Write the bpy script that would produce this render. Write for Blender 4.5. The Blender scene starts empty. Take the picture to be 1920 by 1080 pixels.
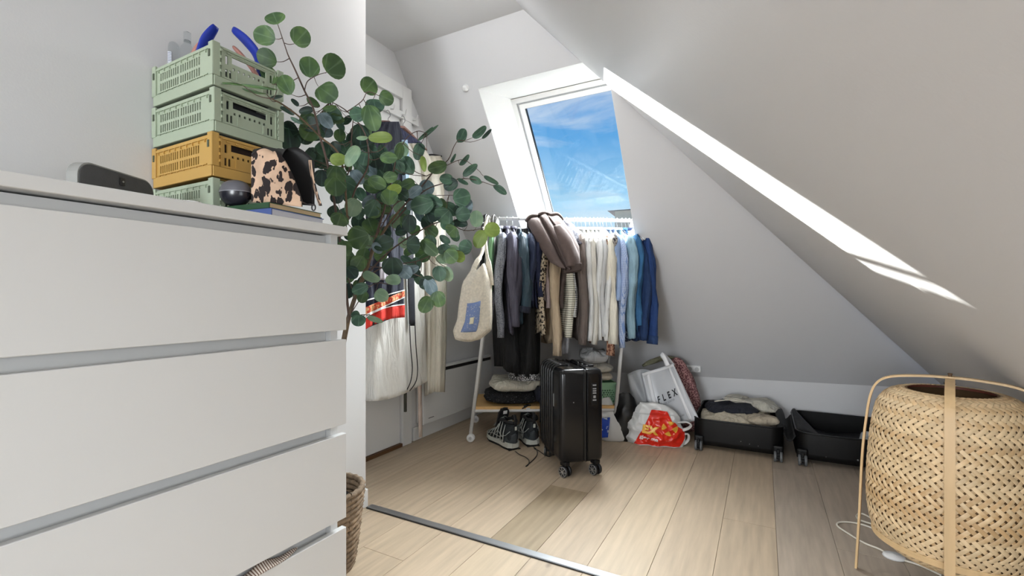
import bpy, bmesh, math, random
from mathutils import Vector, Matrix, noise
random.seed(7)
sc = bpy.context.scene
COL = sc.collection
PI = math.pi
# ---------------------------------------------------------------- camera
F_PX, HOR, EYE = 870.0, 555.0, 0.829
YAW = math.atan(470 / 870)                      # the planks run towards +Y, the view is turned left of them
FX, FY = -math.sin(YAW), math.cos(YAW)
RX, RY = math.cos(YAW), math.sin(YAW)
cam_d = bpy.data.cameras.new('camera'); cam = bpy.data.objects.new('camera', cam_d); COL.objects.link(cam)
cam.location = (0, 0, EYE); cam.rotation_euler = (PI / 2, 0, YAW)
cam_d.sensor_width = 36; cam_d.lens = F_PX / 1920 * 36; cam_d.shift_y = (HOR - 540) / 1920; cam_d.clip_start = 0.02
sc.camera = cam
def at(px, py, Z):                              # point seen at a pixel, Z metres in front
    u = (px - 960) / F_PX
    return Vector(((FX + u * RX) * Z, (FY + u * RY) * Z, EYE - (py - HOR) / F_PX * Z))
def atz(px, py, z=0.0):                         # on the horizontal plane z
    return at(px, py, (EYE - z) * F_PX / (py - HOR))
def atx(px, py, X):                             # on the plane x = X
    u = (px - 960) / F_PX
    return at(px, py, X / (FX + u * RX))
# ---------------------------------------------------------------- world, sun, lights, exposure
sc.view_settings.view_transform = 'Standard'; sc.view_settings.look = 'None'
sc.view_settings.gamma = 1; sc.view_settings.use_curve_mapping = False
sc.view_settings.exposure = -0.06
def lin(c): return tuple((v / 255 / 12.92 if v / 255 <= 0.04045 else ((v / 255 + 0.055) / 1.055) ** 2.4) for v in c)
w = bpy.data.worlds.new('sky'); sc.world = w; w.use_nodes = True
nt = w.node_tree; nt.nodes.clear()
def N(t, **k):
    n = nt.nodes.new(t)
    for a, b in k.items(): setattr(n, a, b)
    return n
tc = N('ShaderNodeTexCoord'); sep = N('ShaderNodeSeparateXYZ'); nt.links.new(tc.outputs['Generated'], sep.inputs[0])
ramp = N('ShaderNodeValToRGB'); nt.links.new(sep.outputs['Z'], ramp.inputs[0])
r = ramp.color_ramp; r.elements[0].position = 0.0; r.elements[0].color = (*lin((190, 216, 230)), 1)
r.elements[1].position = 0.50; r.elements[1].color = (*lin((62, 128, 206)), 1)
e = r.elements.new(0.2); e.color = (*lin((158, 208, 240)), 1)
e = r.elements.new(0.32); e.color = (*lin((98, 168, 228)), 1)
mp = N('ShaderNodeMapping'); mp.inputs['Scale'].default_value = (1.6, 1.6, 6.5); mp.inputs['Rotation'].default_value = (0.0, 0.18, 0.0)
nt.links.new(tc.outputs['Generated'], mp.inputs[0])
nz = N('ShaderNodeTexNoise'); nz.inputs['Scale'].default_value = 2.3; nz.inputs['Detail'].default_value = 7; nz.inputs['Roughness'].default_value = 0.58; nz.inputs['Distortion'].default_value = 0.5
nt.links.new(mp.outputs[0], nz.inputs['Vector'])
cr = N('ShaderNodeValToRGB'); nt.links.new(nz.outputs[0], cr.inputs[0])
cr.color_ramp.elements[0].position = 0.47; cr.color_ramp.elements[0].color = (0, 0, 0, 1)
cr.color_ramp.elements[1].position = 0.76; cr.color_ramp.elements[1].color = (.85, .85, .85, 1)
mx = N('ShaderNodeMixRGB'); nt.links.new(cr.outputs[0], mx.inputs[0]); nt.links.new(ramp.outputs[0], mx.inputs[1])
mx.inputs[2].default_value = (*lin((224, 232, 242)), 1)
bg = N('ShaderNodeBackground'); bg.inputs[1].default_value = 1.1; nt.links.new(mx.outputs[0], bg.inputs[0])
wo = N('ShaderNodeOutputWorld'); nt.links.new(bg.outputs[0], wo.inputs[0])
sd = bpy.data.lights.new('sun', 'SUN'); sun = bpy.data.objects.new('sun', sd); COL.objects.link(sun)
sd.energy = 26; sd.angle = 0.009; sd.color = (1, 0.97, 0.92)
SUN_DIR = Vector((1, -1.046, -0.331)).normalized()
sun.rotation_euler = SUN_DIR.to_track_quat('-Z', 'Y').to_euler(); sun.location = (-6, 8, 4)
def area(name, loc, direction, sx, sy, power, col=(1, 1, 1)):
    d = bpy.data.lights.new(name, 'AREA'); d.shape = 'RECTANGLE'; d.size = sx; d.size_y = sy; d.energy = power; d.color = col
    o = bpy.data.objects.new(name, d); COL.objects.link(o); o.location = loc
    o.rotation_euler = Vector(direction).to_track_quat('-Z', 'Y').to_euler(); return o
# fill at two added unseen windows, and daylight through the roof window in view
area('rear_fill', (-0.5, -3.42, 1.25), (0.08, 1, 0.12), 1.1, 1.2, 140, (0.92, 0.965, 1))
area('side_fill', (0.47, -0.17, 0.80), (-1, 0, -1), 0.6, 0.6, 11, (0.92, 0.965, 1))
area('roof_window_daylight', (-0.97, 2.80, 1.64), (-0.05, -0.62, -0.78), 0.50, 0.66, 38, (0.93, 0.97, 1)).data.spread = math.radians(95)
# ---------------------------------------------------------------- materials
def mat(name, rgb, rough=0.6, var=0.0, vscale=20, bump=0.0, bscale=200, spec=0.5, metal=0.0, stretch=None, trans=0.0, alpha=1.0, coat=0.0, sheen=0.0, coord='Object'):
    m = bpy.data.materials.new(name); m.use_nodes = True
    t = m.node_tree; b = t.nodes['Principled BSDF']; c = (*lin(rgb), 1)
    b.inputs['Base Color'].default_value = c; b.inputs['Roughness'].default_value = rough
    b.inputs['Specular IOR Level'].default_value = spec; b.inputs['Metallic'].default_value = metal
    b.inputs['Transmission Weight'].default_value = trans; b.inputs['Alpha'].default_value = alpha
    b.inputs['Coat Weight'].default_value = coat; b.inputs['Sheen Weight'].default_value = sheen
    tcn = t.nodes.new('ShaderNodeTexCoord'); mpn = t.nodes.new('ShaderNodeMapping')
    t.links.new(tcn.outputs[coord], mpn.inputs[0])
    if stretch: mpn.inputs['Scale'].default_value = stretch
    if var:
        n = t.nodes.new('ShaderNodeTexNoise'); n.inputs['Scale'].default_value = vscale; n.inputs['Detail'].default_value = 5
        t.links.new(mpn.outputs[0], n.inputs['Vector'])
        mr = t.nodes.new('ShaderNodeMapRange'); mr.inputs[1].default_value = .3; mr.inputs[2].default_value = .7
        mr.inputs[3].default_value = 1 - var; mr.inputs[4].default_value = 1 + var
        t.links.new(n.outputs[0], mr.inputs[0])
        mu = t.nodes.new('ShaderNodeVectorMath'); mu.operation = 'SCALE'; mu.inputs[0].default_value = c[:3]
        t.links.new(mr.outputs[0], mu.inputs['Scale']); t.links.new(mu.outputs[0], b.inputs['Base Color'])
    if bump:
        n = t.nodes.new('ShaderNodeTexNoise'); n.inputs['Scale'].default_value = bscale; n.inputs['Detail'].default_value = 3
        t.links.new(mpn.outputs[0], n.inputs['Vector'])
        bp = t.nodes.new('ShaderNodeBump'); bp.inputs['Strength'].default_value = bump; bp.inputs['Distance'].default_value = 0.002
        t.links.new(n.outputs[0], bp.inputs['Height']); t.links.new(bp.outputs[0], b.inputs['Normal'])
    return m
def pattern(m, kind, rgb2, scale=30, a=0.4, b2=0.5, stretch=None, third=None):
    """flat print on cloth: a second colour laid over the first by a procedural mask"""
    t = m.node_tree; b = t.nodes['Principled BSDF']
    tcn = t.nodes.new('ShaderNodeTexCoord'); mpn = t.nodes.new('ShaderNodeMapping'); t.links.new(tcn.outputs['Object'], mpn.inputs[0])
    if stretch: mpn.inputs['Scale'].default_value = stretch
    vec = mpn.outputs[0]
    if kind in ('spots', 'net'):
        d = t.nodes.new('ShaderNodeTexNoise'); d.inputs['Scale'].default_value = scale * 1.4
        t.links.new(vec, d.inputs['Vector'])
        mxv = t.nodes.new('ShaderNodeMixRGB'); mxv.blend_type = 'LINEAR_LIGHT'; mxv.inputs[0].default_value = 0.5 / scale * 1.3
        t.links.new(vec, mxv.inputs[1]); t.links.new(d.outputs['Color'], mxv.inputs[2])
        n = t.nodes.new('ShaderNodeTexVoronoi'); n.inputs['Scale'].default_value = scale
        t.links.new(mxv.outputs[0], n.inputs['Vector']); val = n.outputs['Distance']
        if kind == 'net': n.feature = 'DISTANCE_TO_EDGE'
    elif kind == 'noise':
        n = t.nodes.new('ShaderNodeTexNoise'); n.inputs['Scale'].default_value = scale; n.inputs['Detail'].default_value = 3
        t.links.new(vec, n.inputs['Vector']); val = n.outputs[0]
    elif kind == 'check':
        out = []
        for ax in ('Z', 'Y'):
            n = t.nodes.new('ShaderNodeTexWave'); n.bands_direction = ax; n.inputs['Scale'].default_value = scale
            t.links.new(vec, n.inputs['Vector']); out.append(n.outputs['Fac'])
        ad = t.nodes.new('ShaderNodeMath'); ad.operation = 'MULTIPLY'; t.links.new(out[0], ad.inputs[0]); t.links.new(out[1], ad.inputs[1]); val = ad.outputs[0]
    else:
        n = t.nodes.new('ShaderNodeTexWave'); n.bands_direction = kind; n.inputs['Scale'].default_value = scale; n.inputs['Distortion'].default_value = 0.4
        t.links.new(vec, n.inputs['Vector']); val = n.outputs['Fac']
    rp = t.nodes.new('ShaderNodeMapRange'); rp.inputs[1].default_value = a; rp.inputs[2].default_value = b2; t.links.new(val, rp.inputs[0])
    mxr = t.nodes.new('ShaderNodeMixRGB'); t.links.new(rp.outputs[0], mxr.inputs[0])
    mxr.inputs[1].default_value = (*lin(rgb2), 1)
    src = b.inputs['Base Color'].links
    if src: t.links.new(src[0].from_socket, mxr.inputs[2])
    else: mxr.inputs[2].default_value = b.inputs['Base Color'].default_value
    t.links.new(mxr.outputs[0], b.inputs['Base Color'])
    return m
def object_random(m, amount=0.15):
    """each piece its own shade"""
    t = m.node_tree; b = t.nodes['Principled BSDF']; oi = t.nodes.new('ShaderNodeObjectInfo')
    mr = t.nodes.new('ShaderNodeMapRange'); mr.inputs[3].default_value = 1 - amount; mr.inputs[4].default_value = 1 + amount
    t.links.new(oi.outputs['Random'], mr.inputs[0])
    mu = t.nodes.new('ShaderNodeVectorMath'); mu.operation = 'SCALE'
    src = b.inputs['Base Color'].links
    if src: t.links.new(src[0].from_socket, mu.inputs[0])
    else: mu.inputs[0].default_value = b.inputs['Base Color'].default_value[:3]
    t.links.new(mr.outputs[0], mu.inputs['Scale']); t.links.new(mu.outputs[0], b.inputs['Base Color'])
    return m
M = {}
M['wall'] = mat('wall_paint', (222, 222, 223), 0.75, bump=0.08, bscale=260, spec=0.3)
M['slope'] = mat('slope_paint', (216, 216, 218), 0.55, bump=0.12, bscale=120, spec=0.35)
M['white'] = mat('white_lacquer', (232, 232, 231), 0.38, spec=0.4)
M['dresser'] = mat('white_foil', (214, 214, 213), 0.45, spec=0.35)
M['metal'] = mat('brushed_aluminium', (165, 166, 168), 0.35, metal=0.9)
M['black'] = mat('black_plastic', (18, 18, 20), 0.4)
M['rack'] = mat('rack_white_metal', (232, 232, 232), 0.35)
M['bamboo'] = mat('bamboo_board', (222, 180, 118), 0.5, var=0.08, vscale=8, stretch=(1, 12, 12))
# ---------------------------------------------------------------- mesh helpers
def link(name, me, m=None, parent=None):
    o = bpy.data.objects.new(name, me); COL.objects.link(o)
    if m is not None: me.materials.append(m)
    if parent: o.parent = parent
    return o
def obj(name, bm, m, parent=None, smooth=False):
    me = bpy.data.meshes.new(name)
    bmesh.ops.recalc_face_normals(bm, faces=bm.faces)
    bm.to_mesh(me); bm.free()
    if smooth: me.shade_smooth()
    return link(name, me, m, parent)
def sharp(o, ang=40):
    me = o.data; me.shade_smooth(); me.set_sharp_from_angle(angle=math.radians(ang)); return o
def thing(name, label, cat, loc=(0, 0, 0), rotz=0.0, group=None):
    o = bpy.data.objects.new(name, None); COL.objects.link(o); o.location = loc; o.rotation_euler = (0, 0, rotz)
    o.empty_display_size = 0.05
    return tag(o, label, cat, group)
def tag(o, label=None, cat=None, group=None, kind=None):
    if label: o['label'] = label
    if cat: o['category'] = cat
    if group: o['group'] = group
    if kind: o['kind'] = kind
    return o
def struct(name, bm, m, parent=None, smooth=False):
    o = obj(name, bm, m, parent, smooth)
    if not parent: o['kind'] = 'structure'
    return o
def copy_tree(o, parent=None):
    c = o.copy(); COL.objects.link(c)
    if parent: c.parent = parent
    for ch in list(o.children): copy_tree(ch, c)
    return c
def add_box(bm, lo, hi, bevel=0.0, mtx=None, seg=2):
    lo = Vector(lo); hi = Vector(hi)
    vs = [bm.verts.new((x, y, z)) for z in (lo.z, hi.z) for y in (lo.y, hi.y) for x in (lo.x, hi.x)]
    fs = [bm.faces.new([vs[i] for i in q]) for q in ((0, 2, 3, 1), (4, 5, 7, 6), (0, 1, 5, 4), (2, 6, 7, 3), (0, 4, 6, 2), (1, 3, 7, 5))]
    if bevel:
        es = list({e for f in fs for e in f.edges})
        g = bmesh.ops.bevel(bm, geom=es, offset=bevel, segments=seg, affect='EDGES', profile=0.5)
        vs = list({v for f in g['faces'] for v in f.verts} | {v for v in vs if v.is_valid})
    if mtx is not None:
        for v in vs: v.co = mtx @ v.co
    return vs
def box(lo, hi, bevel=0.0, seg=2):
    bm = bmesh.new(); add_box(bm, lo, hi, bevel, None, seg); return bm
def poly(bm, pts): return bm.faces.new([bm.verts.new(p) for p in pts])
def add_tube(bm, pts, rad, n=8, cap=True, flat=1.0):
    pts = [Vector(p) for p in pts]
    if not isinstance(rad, (list, tuple)): rad = [rad] * len(pts)
    rings = []; up = None
    for i, p in enumerate(pts):
        t = (pts[min(i + 1, len(pts) - 1)] - pts[max(i - 1, 0)])
        if t.length < 1e-9: t = Vector((0, 0, 1))
        t.normalize()
        if up is None:
            up = Vector((0, 0, 1)) if abs(t.z) < 0.9 else Vector((0, 1, 0))
        s = t.cross(up)
        if s.length < 1e-4: s = t.cross(Vector((1, 0, 0)))
        s.normalize(); up = s.cross(t).normalized()
        rings.append([bm.verts.new(p + (s * math.cos(2 * PI * k / n) + up * math.sin(2 * PI * k / n) * flat) * rad[i]) for k in range(n)])
    for a, b in zip(rings, rings[1:]):
        for k in range(n): bm.faces.new((a[k], a[(k + 1) % n], b[(k + 1) % n], b[k]))
    if cap: bm.faces.new(rings[0][::-1]); bm.faces.new(rings[-1])
    return rings
def tube(pts, rad, n=8, cap=True, flat=1.0):
    bm = bmesh.new(); add_tube(bm, pts, rad, n, cap, flat); return bm
def smooth_path(pts, k=4):
    pts = [Vector(p) for p in pts]; out = []
    for i in range(len(pts) - 1):
        p0 = pts[max(i - 1, 0)]; p1 = pts[i]; p2 = pts[i + 1]; p3 = pts[min(i + 2, len(pts) - 1)]
        for j in range(k):
            t = j / k
            out.append(0.5 * ((2 * p1) + (-p0 + p2) * t + (2 * p0 - 5 * p1 + 4 * p2 - p3) * t * t + (-p0 + 3 * p1 - 3 * p2 + p3) * t ** 3))
    out.append(pts[-1]); return out
def add_lathe(bm, prof, n=24, axis='Z', c=(0, 0, 0), cap=True):
    c = Vector(c); rings = []
    for r_, h in prof:
        ring = []
        for k in range(n):
            a = 2 * PI * k / n; x, y = r_ * math.cos(a), r_ * math.sin(a)
            p = {'Z': (x, y, h), 'X': (h, x, y), 'Y': (x, h, y)}[axis]
            ring.append(bm.verts.new(c + Vector(p)))
        rings.append(ring)
    for a, b in zip(rings, rings[1:]):
        for k in range(n): bm.faces.new((a[k], a[(k + 1) % n], b[(k + 1) % n], b[k]))
    if cap: bm.faces.new(rings[0][::-1]); bm.faces.new(rings[-1])
def lathe(prof, n=24, axis='Z', c=(0, 0, 0), cap=True):
    bm = bmesh.new(); add_lathe(bm, prof, n, axis, c, cap); return bm
def grid(fn, nu, nv, thick=0.0):
    """sheet fn(u,v) -> point, given thickness when thick > 0"""
    bm = bmesh.new(); P = [[Vector(fn(i / nu, j / nv)) for j in range(nv + 1)] for i in range(nu + 1)]
    def layer(off):
        out = []
        for i in range(nu + 1):
            row = []
            for j in range(nv + 1):
                du = P[min(i + 1, nu)][j] - P[max(i - 1, 0)][j]; dv = P[i][min(j + 1, nv)] - P[i][max(j - 1, 0)]
                n_ = du.cross(dv)
                n_ = n_.normalized() if n_.length > 1e-9 else Vector((0, 0, 1))
                row.append(bm.verts.new(P[i][j] + n_ * off))
            out.append(row)
        return out
    A = layer(0)
    for i in range(nu):
        for j in range(nv): bm.faces.new((A[i][j], A[i + 1][j], A[i + 1][j + 1], A[i][j + 1]))
    if thick:
        B = layer(thick)
        for i in range(nu):
            for j in range(nv): bm.faces.new((B[i][j], B[i][j + 1], B[i + 1][j + 1], B[i + 1][j]))
        for i in range(nu):
            bm.faces.new((A[i][0], B[i][0], B[i + 1][0], A[i + 1][0])); bm.faces.new((A[i][nv], A[i + 1][nv], B[i + 1][nv], B[i][nv]))
        for j in range(nv):
            bm.faces.new((A[0][j], A[0][j + 1], B[0][j + 1], B[0][j])); bm.faces.new((A[nu][j], B[nu][j], B[nu][j + 1], A[nu][j + 1]))
    return bm
def holed(W, H, t, holes, frame=Matrix()):
    """plate W x H (local x, z), thickness t (local y), with rectangular through holes (x0,z0,x1,z1)"""
    bm = bmesh.new()
    xs = sorted({0, W} | {h[0] for h in holes} | {h[2] for h in holes}); zs = sorted({0, H} | {h[1] for h in holes} | {h[3] for h in holes})
    nx, nz_ = len(xs) - 1, len(zs) - 1
    def hole(i, j):
        if i < 0 or j < 0 or i >= nx or j >= nz_: return True
        cx, cz = (xs[i] + xs[i + 1]) / 2, (zs[j] + zs[j + 1]) / 2
        return any(h[0] < cx < h[2] and h[1] < cz < h[3] for h in holes)
    cache = {}
    def V(i, j, s):
        if (i, j, s) not in cache: cache[i, j, s] = bm.verts.new(frame @ Vector((xs[i], s * t, zs[j])))
        return cache[i, j, s]
    for i in range(nx):
        for j in range(nz_):
            if hole(i, j): continue
            bm.faces.new((V(i, j, 0), V(i + 1, j, 0), V(i + 1, j + 1, 0), V(i, j + 1, 0)))
            bm.faces.new((V(i, j, 1), V(i, j + 1, 1), V(i + 1, j + 1, 1), V(i + 1, j, 1)))
            if hole(i - 1, j): bm.faces.new((V(i, j, 0), V(i, j + 1, 0), V(i, j + 1, 1), V(i, j, 1)))
            if hole(i + 1, j): bm.faces.new((V(i + 1, j, 0), V(i + 1, j, 1), V(i + 1, j + 1, 1), V(i + 1, j + 1, 0)))
            if hole(i, j - 1): bm.faces.new((V(i, j, 0), V(i, j, 1), V(i + 1, j, 1), V(i + 1, j, 0)))
            if hole(i, j + 1): bm.faces.new((V(i, j + 1, 0), V(i + 1, j + 1, 0), V(i + 1, j + 1, 1), V(i, j + 1, 1)))
    return bm
def text_mesh(s, size, align='CENTER', extrude=0.0, space=1.0, fn=None, sub=0, bold=0.0):
    c = bpy.data.curves.new('lettering', 'FONT'); c.body = s; c.size = size; c.align_x = align; c.align_y = 'CENTER'
    c.extrude = extrude; c.space_character = space; c.resolution_u = 3; c.offset = bold
    o = bpy.data.objects.new('lettering', c); COL.objects.link(o); bpy.context.view_layer.update()
    me = bpy.data.meshes.new_from_object(o.evaluated_get(bpy.context.evaluated_depsgraph_get()))
    bpy.data.objects.remove(o)
    bm = bmesh.new(); bm.from_mesh(me); bmesh.ops.triangulate(bm, faces=bm.faces)
    for _ in range(sub): bmesh.ops.subdivide_edges(bm, edges=[e for e in bm.edges if e.calc_length() > size * 0.25], cuts=1, use_grid_fill=False); bmesh.ops.triangulate(bm, faces=bm.faces)
    if fn:
        for v in bm.verts: v.co = fn(v.co.x, v.co.y)
    return bm
def fbm(p, s=1.0, o=3): return noise.fractal(Vector(p) * s, 1.0, 2.0, o)
# ================================================================ THE ROOM
CEIL = 2.154
def slopeY(z): return (4.738 - z) / 1.35          # inner face of the sloped end wall
def hipY(X): return (3.558 + X) / 1.35            # where it meets the right-hand slope z = 1.18 - X
XN, XF = -1.382, -1.763                           # near left wall, recessed left wall
REAR = -3.4
# floor: planks run along Y, a metal strip crosses at Y = 1.34
M['plank'] = mat('oak_plank', (184, 165, 141), 0.5, var=0.11, vscale=5, stretch=(10, 0.9, 1), spec=0.4, bump=0.08, bscale=60)
def grain(m):
    t = m.node_tree; b = t.nodes['Principled BSDF']; tcn = t.nodes.new('ShaderNodeTexCoord'); oi = t.nodes.new('ShaderNodeObjectInfo')
    mu = t.nodes.new('ShaderNodeVectorMath'); mu.operation = 'SCALE'; mu.inputs[0].default_value = (37, 91, 17); t.links.new(oi.outputs['Random'], mu.inputs['Scale'])
    ad = t.nodes.new('ShaderNodeVectorMath'); t.links.new(tcn.outputs['Object'], ad.inputs[0]); t.links.new(mu.outputs[0], ad.inputs[1])
    mp_ = t.nodes.new('ShaderNodeMapping'); mp_.inputs['Scale'].default_value = (5.5, 0.5, 1); t.links.new(ad.outputs[0], mp_.inputs[0])
    wv = t.nodes.new('ShaderNodeTexWave'); wv.inputs['Scale'].default_value = 1.6; wv.inputs['Distortion'].default_value = 11; wv.inputs['Detail'].default_value = 3; wv.inputs['Detail Scale'].default_value = 1.3
    t.links.new(mp_.outputs[0], wv.inputs['Vector'])
    mr = t.nodes.new('ShaderNodeMapRange'); mr.inputs[3].default_value = 0.96; mr.inputs[4].default_value = 1.03; t.links.new(wv.outputs['Fac'], mr.inputs[0])
    # small dark knots
    vo = t.nodes.new('ShaderNodeTexVoronoi'); vo.inputs['Scale'].default_value = 2.6; mp2 = t.nodes.new('ShaderNodeMapping'); mp2.inputs['Scale'].default_value = (1.6, 0.9, 1)
    t.links.new(ad.outputs[0], mp2.inputs[0]); t.links.new(mp2.outputs[0], vo.inputs['Vector'])
    kr = t.nodes.new('ShaderNodeMapRange'); kr.inputs[1].default_value = 0.012; kr.inputs[2].default_value = 0.05; kr.inputs[3].default_value = 0.6; kr.inputs[4].default_value = 1.0
    t.links.new(vo.outputs['Distance'], kr.inputs[0])
    m1 = t.nodes.new('ShaderNodeMath'); m1.operation = 'MULTIPLY'; t.links.new(mr.outputs[0], m1.inputs[0]); t.links.new(kr.outputs[0], m1.inputs[1])
    sc_ = t.nodes.new('ShaderNodeVectorMath'); sc_.operation = 'SCALE'
    t.links.new(b.inputs['Base Color'].links[0].from_socket, sc_.inputs[0]); t.links.new(m1.outputs[0], sc_.inputs['Scale']); t.links.new(sc_.outputs[0], b.inputs['Base Color'])
    return m
object_random(grain(M['plank']), 0.035)
M['plank_dark'] = object_random(grain(mat('oak_plank_brown', (160, 142, 116), 0.5, var=0.11, vscale=5, stretch=(10, 0.9, 1), spec=0.4)), 0.03)
M['plank_grey'] = object_random(grain(mat('oak_plank_grey', (170, 156, 140), 0.5, var=0.12, vscale=5, stretch=(10, 0.9, 1), spec=0.4)), 0.04)
M['plank_pale'] = object_random(grain(mat('oak_plank_pale', (191, 172, 146), 0.5, var=0.09, vscale=5, stretch=(10, 0.9, 1), spec=0.4)), 0.03)
M['subfloor'] = mat('subfloor', (84, 70, 54), 0.8)
floor = struct('floor', box((XF - 0.1, REAR, -0.05), (1.3, 3.4, -0.012)), M['subfloor'])
joints = {-4: [1.06, 1.116], -5: [0.4, 2.1], -3: [0.75, 2.55], -2: [0.6, 1.873], -1: [0.2, 1.1, 2.9], 0: [0.9, 2.35], 1: [0.5, 1.15, 2.7], 2: [0.3, 1.90], 3: [0.95, 3.0], 4: [0.2, 2.2]}
PW = 0.172
for k in range(-11, 8):
    x0, x1 = 0.0416 + (k - 1) * PW, 0.0416 + k * PW                 # k = 0 ends at the seam right of the centre
    if x1 < XF or x0 > 1.19: continue
    x0, x1 = max(x0, XF - 0.02), min(x1, 1.19)
    rr = random.Random(k * 13 + 5)
    cuts = {-4: [1.873], 0: [1.90], -6: [1.116]}.get(k, [rr.uniform(0.3, 1.2), rr.uniform(1.7, 3.0)])
    ys = [REAR] + sorted([c for c in cuts] + [1.34]) + [3.33]
    for a, b in zip(ys, ys[1:]):
        if b - a < 0.06: continue
        mname = 'plank'
        if k == -4 and a < 1.873 and b > 1.3: mname = 'plank_dark' if b <= 1.88 and a > 1.3 else 'plank_pale'
        elif k >= 1: mname = 'plank_grey'
        elif k in (-9, -7): mname = 'plank'
        elif k in (-2, 0): mname = 'plank_pale' if rr.random() < .6 else 'plank'
        obj('plank', box((x0 + 0.0005, a + 0.0005, -0.012), (x1 - 0.0005, b - 0.0005, 0), 0.0006, 1), M[mname], floor)
tag(obj('floor_strip', box((XN + 0.02, 1.326, 0), (1.17, 1.354, 0.006), 0.002), M['metal'], None), 'thin aluminium transition strip set across the oak plank floor', 'strip')
bm = bmesh.new(); add_box(bm, (XN + 0.02, 1.3225, 0.0002), (1.17, 1.3262, 0.0035)); sealing = obj('seal', bm, M['black'], bpy.data.objects['floor_strip'])
# ceiling and walls (each with thickness)
struct('ceiling', box((XF - 0.1, REAR - 0.1, CEIL), (-0.974, 1.95, CEIL + 0.1)), M['wall'])
bm = box((XF - 0.02, REAR - 0.1, 0), (XN, 1.34, CEIL)); struct('wall_left', bm, M['wall'])
bm = bmesh.new(); prof = [(1.34, 0), (3.33, 0), (3.33, 0.27), (slopeY(CEIL) + 0.02, CEIL), (1.34, CEIL)]
a = [bm.verts.new((XF, y, z)) for y, z in prof]; b = [bm.verts.new((XF - 0.1, y, z)) for y, z in prof]
bm.faces.new(a); bm.faces.new(b[::-1])
for i in range(5): bm.faces.new((a[i], a[(i + 1) % 5], b[(i + 1) % 5], b[i]))
struct('wall_left_recess', bm, M['wall'])
# sloped end wall with the roof window opening
WL, WR = -1.33, -0.635; WT, WB = 2.08, slopeY(1.16)
def sp(X, Y): return Vector((X, Y, 4.738 - 1.35 * Y))
n_out = Vector((0, 1.35, 1)).normalized() * 0.12
def slab(bm, pts, off):
    a = [bm.verts.new(p) for p in pts]; b = [bm.verts.new(p + off) for p in pts]
    bm.faces.new(a); bm.faces.new(b[::-1]); n_ = len(a)
    for i in range(n_): bm.faces.new((a[i], a[(i + 1) % n_], b[(i + 1) % n_], b[i]))
def kneeY(X): return 3.283 - 0.0223 * X
bm = bmesh.new(); YT = slopeY(CEIL)
slab(bm, [sp(XF - .02, YT), sp(WL, YT), sp(WL, kneeY(WL)), sp(XF - .02, kneeY(XF))], n_out)
slab(bm, [sp(WL, YT), sp(-0.974, YT), sp(-0.75, WT), sp(WL, WT)], n_out)
slab(bm, [sp(WL, WB), sp(WR, WB), sp(WR, kneeY(WR)), sp(WL, kneeY(WL))], n_out)
slab(bm, [sp(WR, hipY(WR)), sp(WR + .09, hipY(WR)), sp(0.868 + .09, hipY(0.868)), sp(0.868 + .09, kneeY(0.868)), sp(WR, kneeY(WR))], n_out)
bmesh.ops.remove_doubles(bm, verts=bm.verts, dist=1e-5)
struct('wall_back', bm, M['slope'])
# right-hand sloped ceiling, with an opening for an added, unseen side roof window
def rp(X, Y): return Vector((X, Y, 1.18 - X))
m_out = Vector((1, 0, 1)).normalized() * 0.12
bm = bmesh.new(); SY0, SY1, SX0, SX1 = -0.52, 0.18, 0.18, 0.74
slab(bm, [rp(-0.974, REAR - .1), rp(1.2, REAR - .1), rp(1.2, SY0), rp(-0.974, SY0)], m_out)
slab(bm, [rp(-0.974, SY0), rp(SX0, SY0), rp(SX0, SY1), rp(-0.974, SY1)], m_out)
slab(bm, [rp(SX1, SY0), rp(1.2, SY0), rp(1.2, SY1), rp(SX1, SY1)], m_out)
slab(bm, [rp(-0.974, SY1), rp(1.2, SY1), rp(1.2, 3.4), rp(-0.974, hipY(-0.974))], m_out)
struct('wall_right', bm, M['slope'])
# rear wall behind the camera with an opening added for the fill lamp
bm = bmesh.new()
for lo, hi in (((XN, REAR - .1, 0), (-1.05, REAR, CEIL)), ((-0.05, REAR - .1, 0), (1.2, REAR, CEIL)), ((-1.05, REAR - .1, 0), (-0.05, REAR, 0.7)), ((-1.05, REAR - .1, 1.8), (-0.05, REAR, CEIL))): add_box(bm, lo, hi)
struct('wall_rear', bm, M['wall'])
# low wall under the slope, in the lighter wall paint
bm = bmesh.new()
ka, kb = (XF - .02, kneeY(XF)), (1.25, kneeY(1.25))
pts = [Vector((ka[0], ka[1], 0)), Vector((kb[0], kb[1], 0)), Vector((kb[0], kb[1], 4.738 - 1.35 * kb[1])), Vector((ka[0], ka[1], 4.738 - 1.35 * ka[1]))]
slab(bm, pts, Vector((0, 0.05, 0))); struct('wall_knee', bm, M['wall'])
def knee(X, d, z): return Vector((X, kneeY(X) - d, z))
bm = bmesh.new(); slab(bm, [knee(XF, .012, 0), knee(1.16, .012, 0), knee(1.11, .012, .06), knee(XF, .012, .06)], Vector((0, .012, 0))); struct('baseboard_back', bm, M['white'])
struct('baseboard_left', box((XN, REAR, 0), (XN + 0.014, 1.34, 0.07), 0.003), M['white'])
struct('baseboard_recess', box((XF, 2.06, 0), (XF + 0.014, 3.3, 0.075), 0.003), M['white'])
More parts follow.
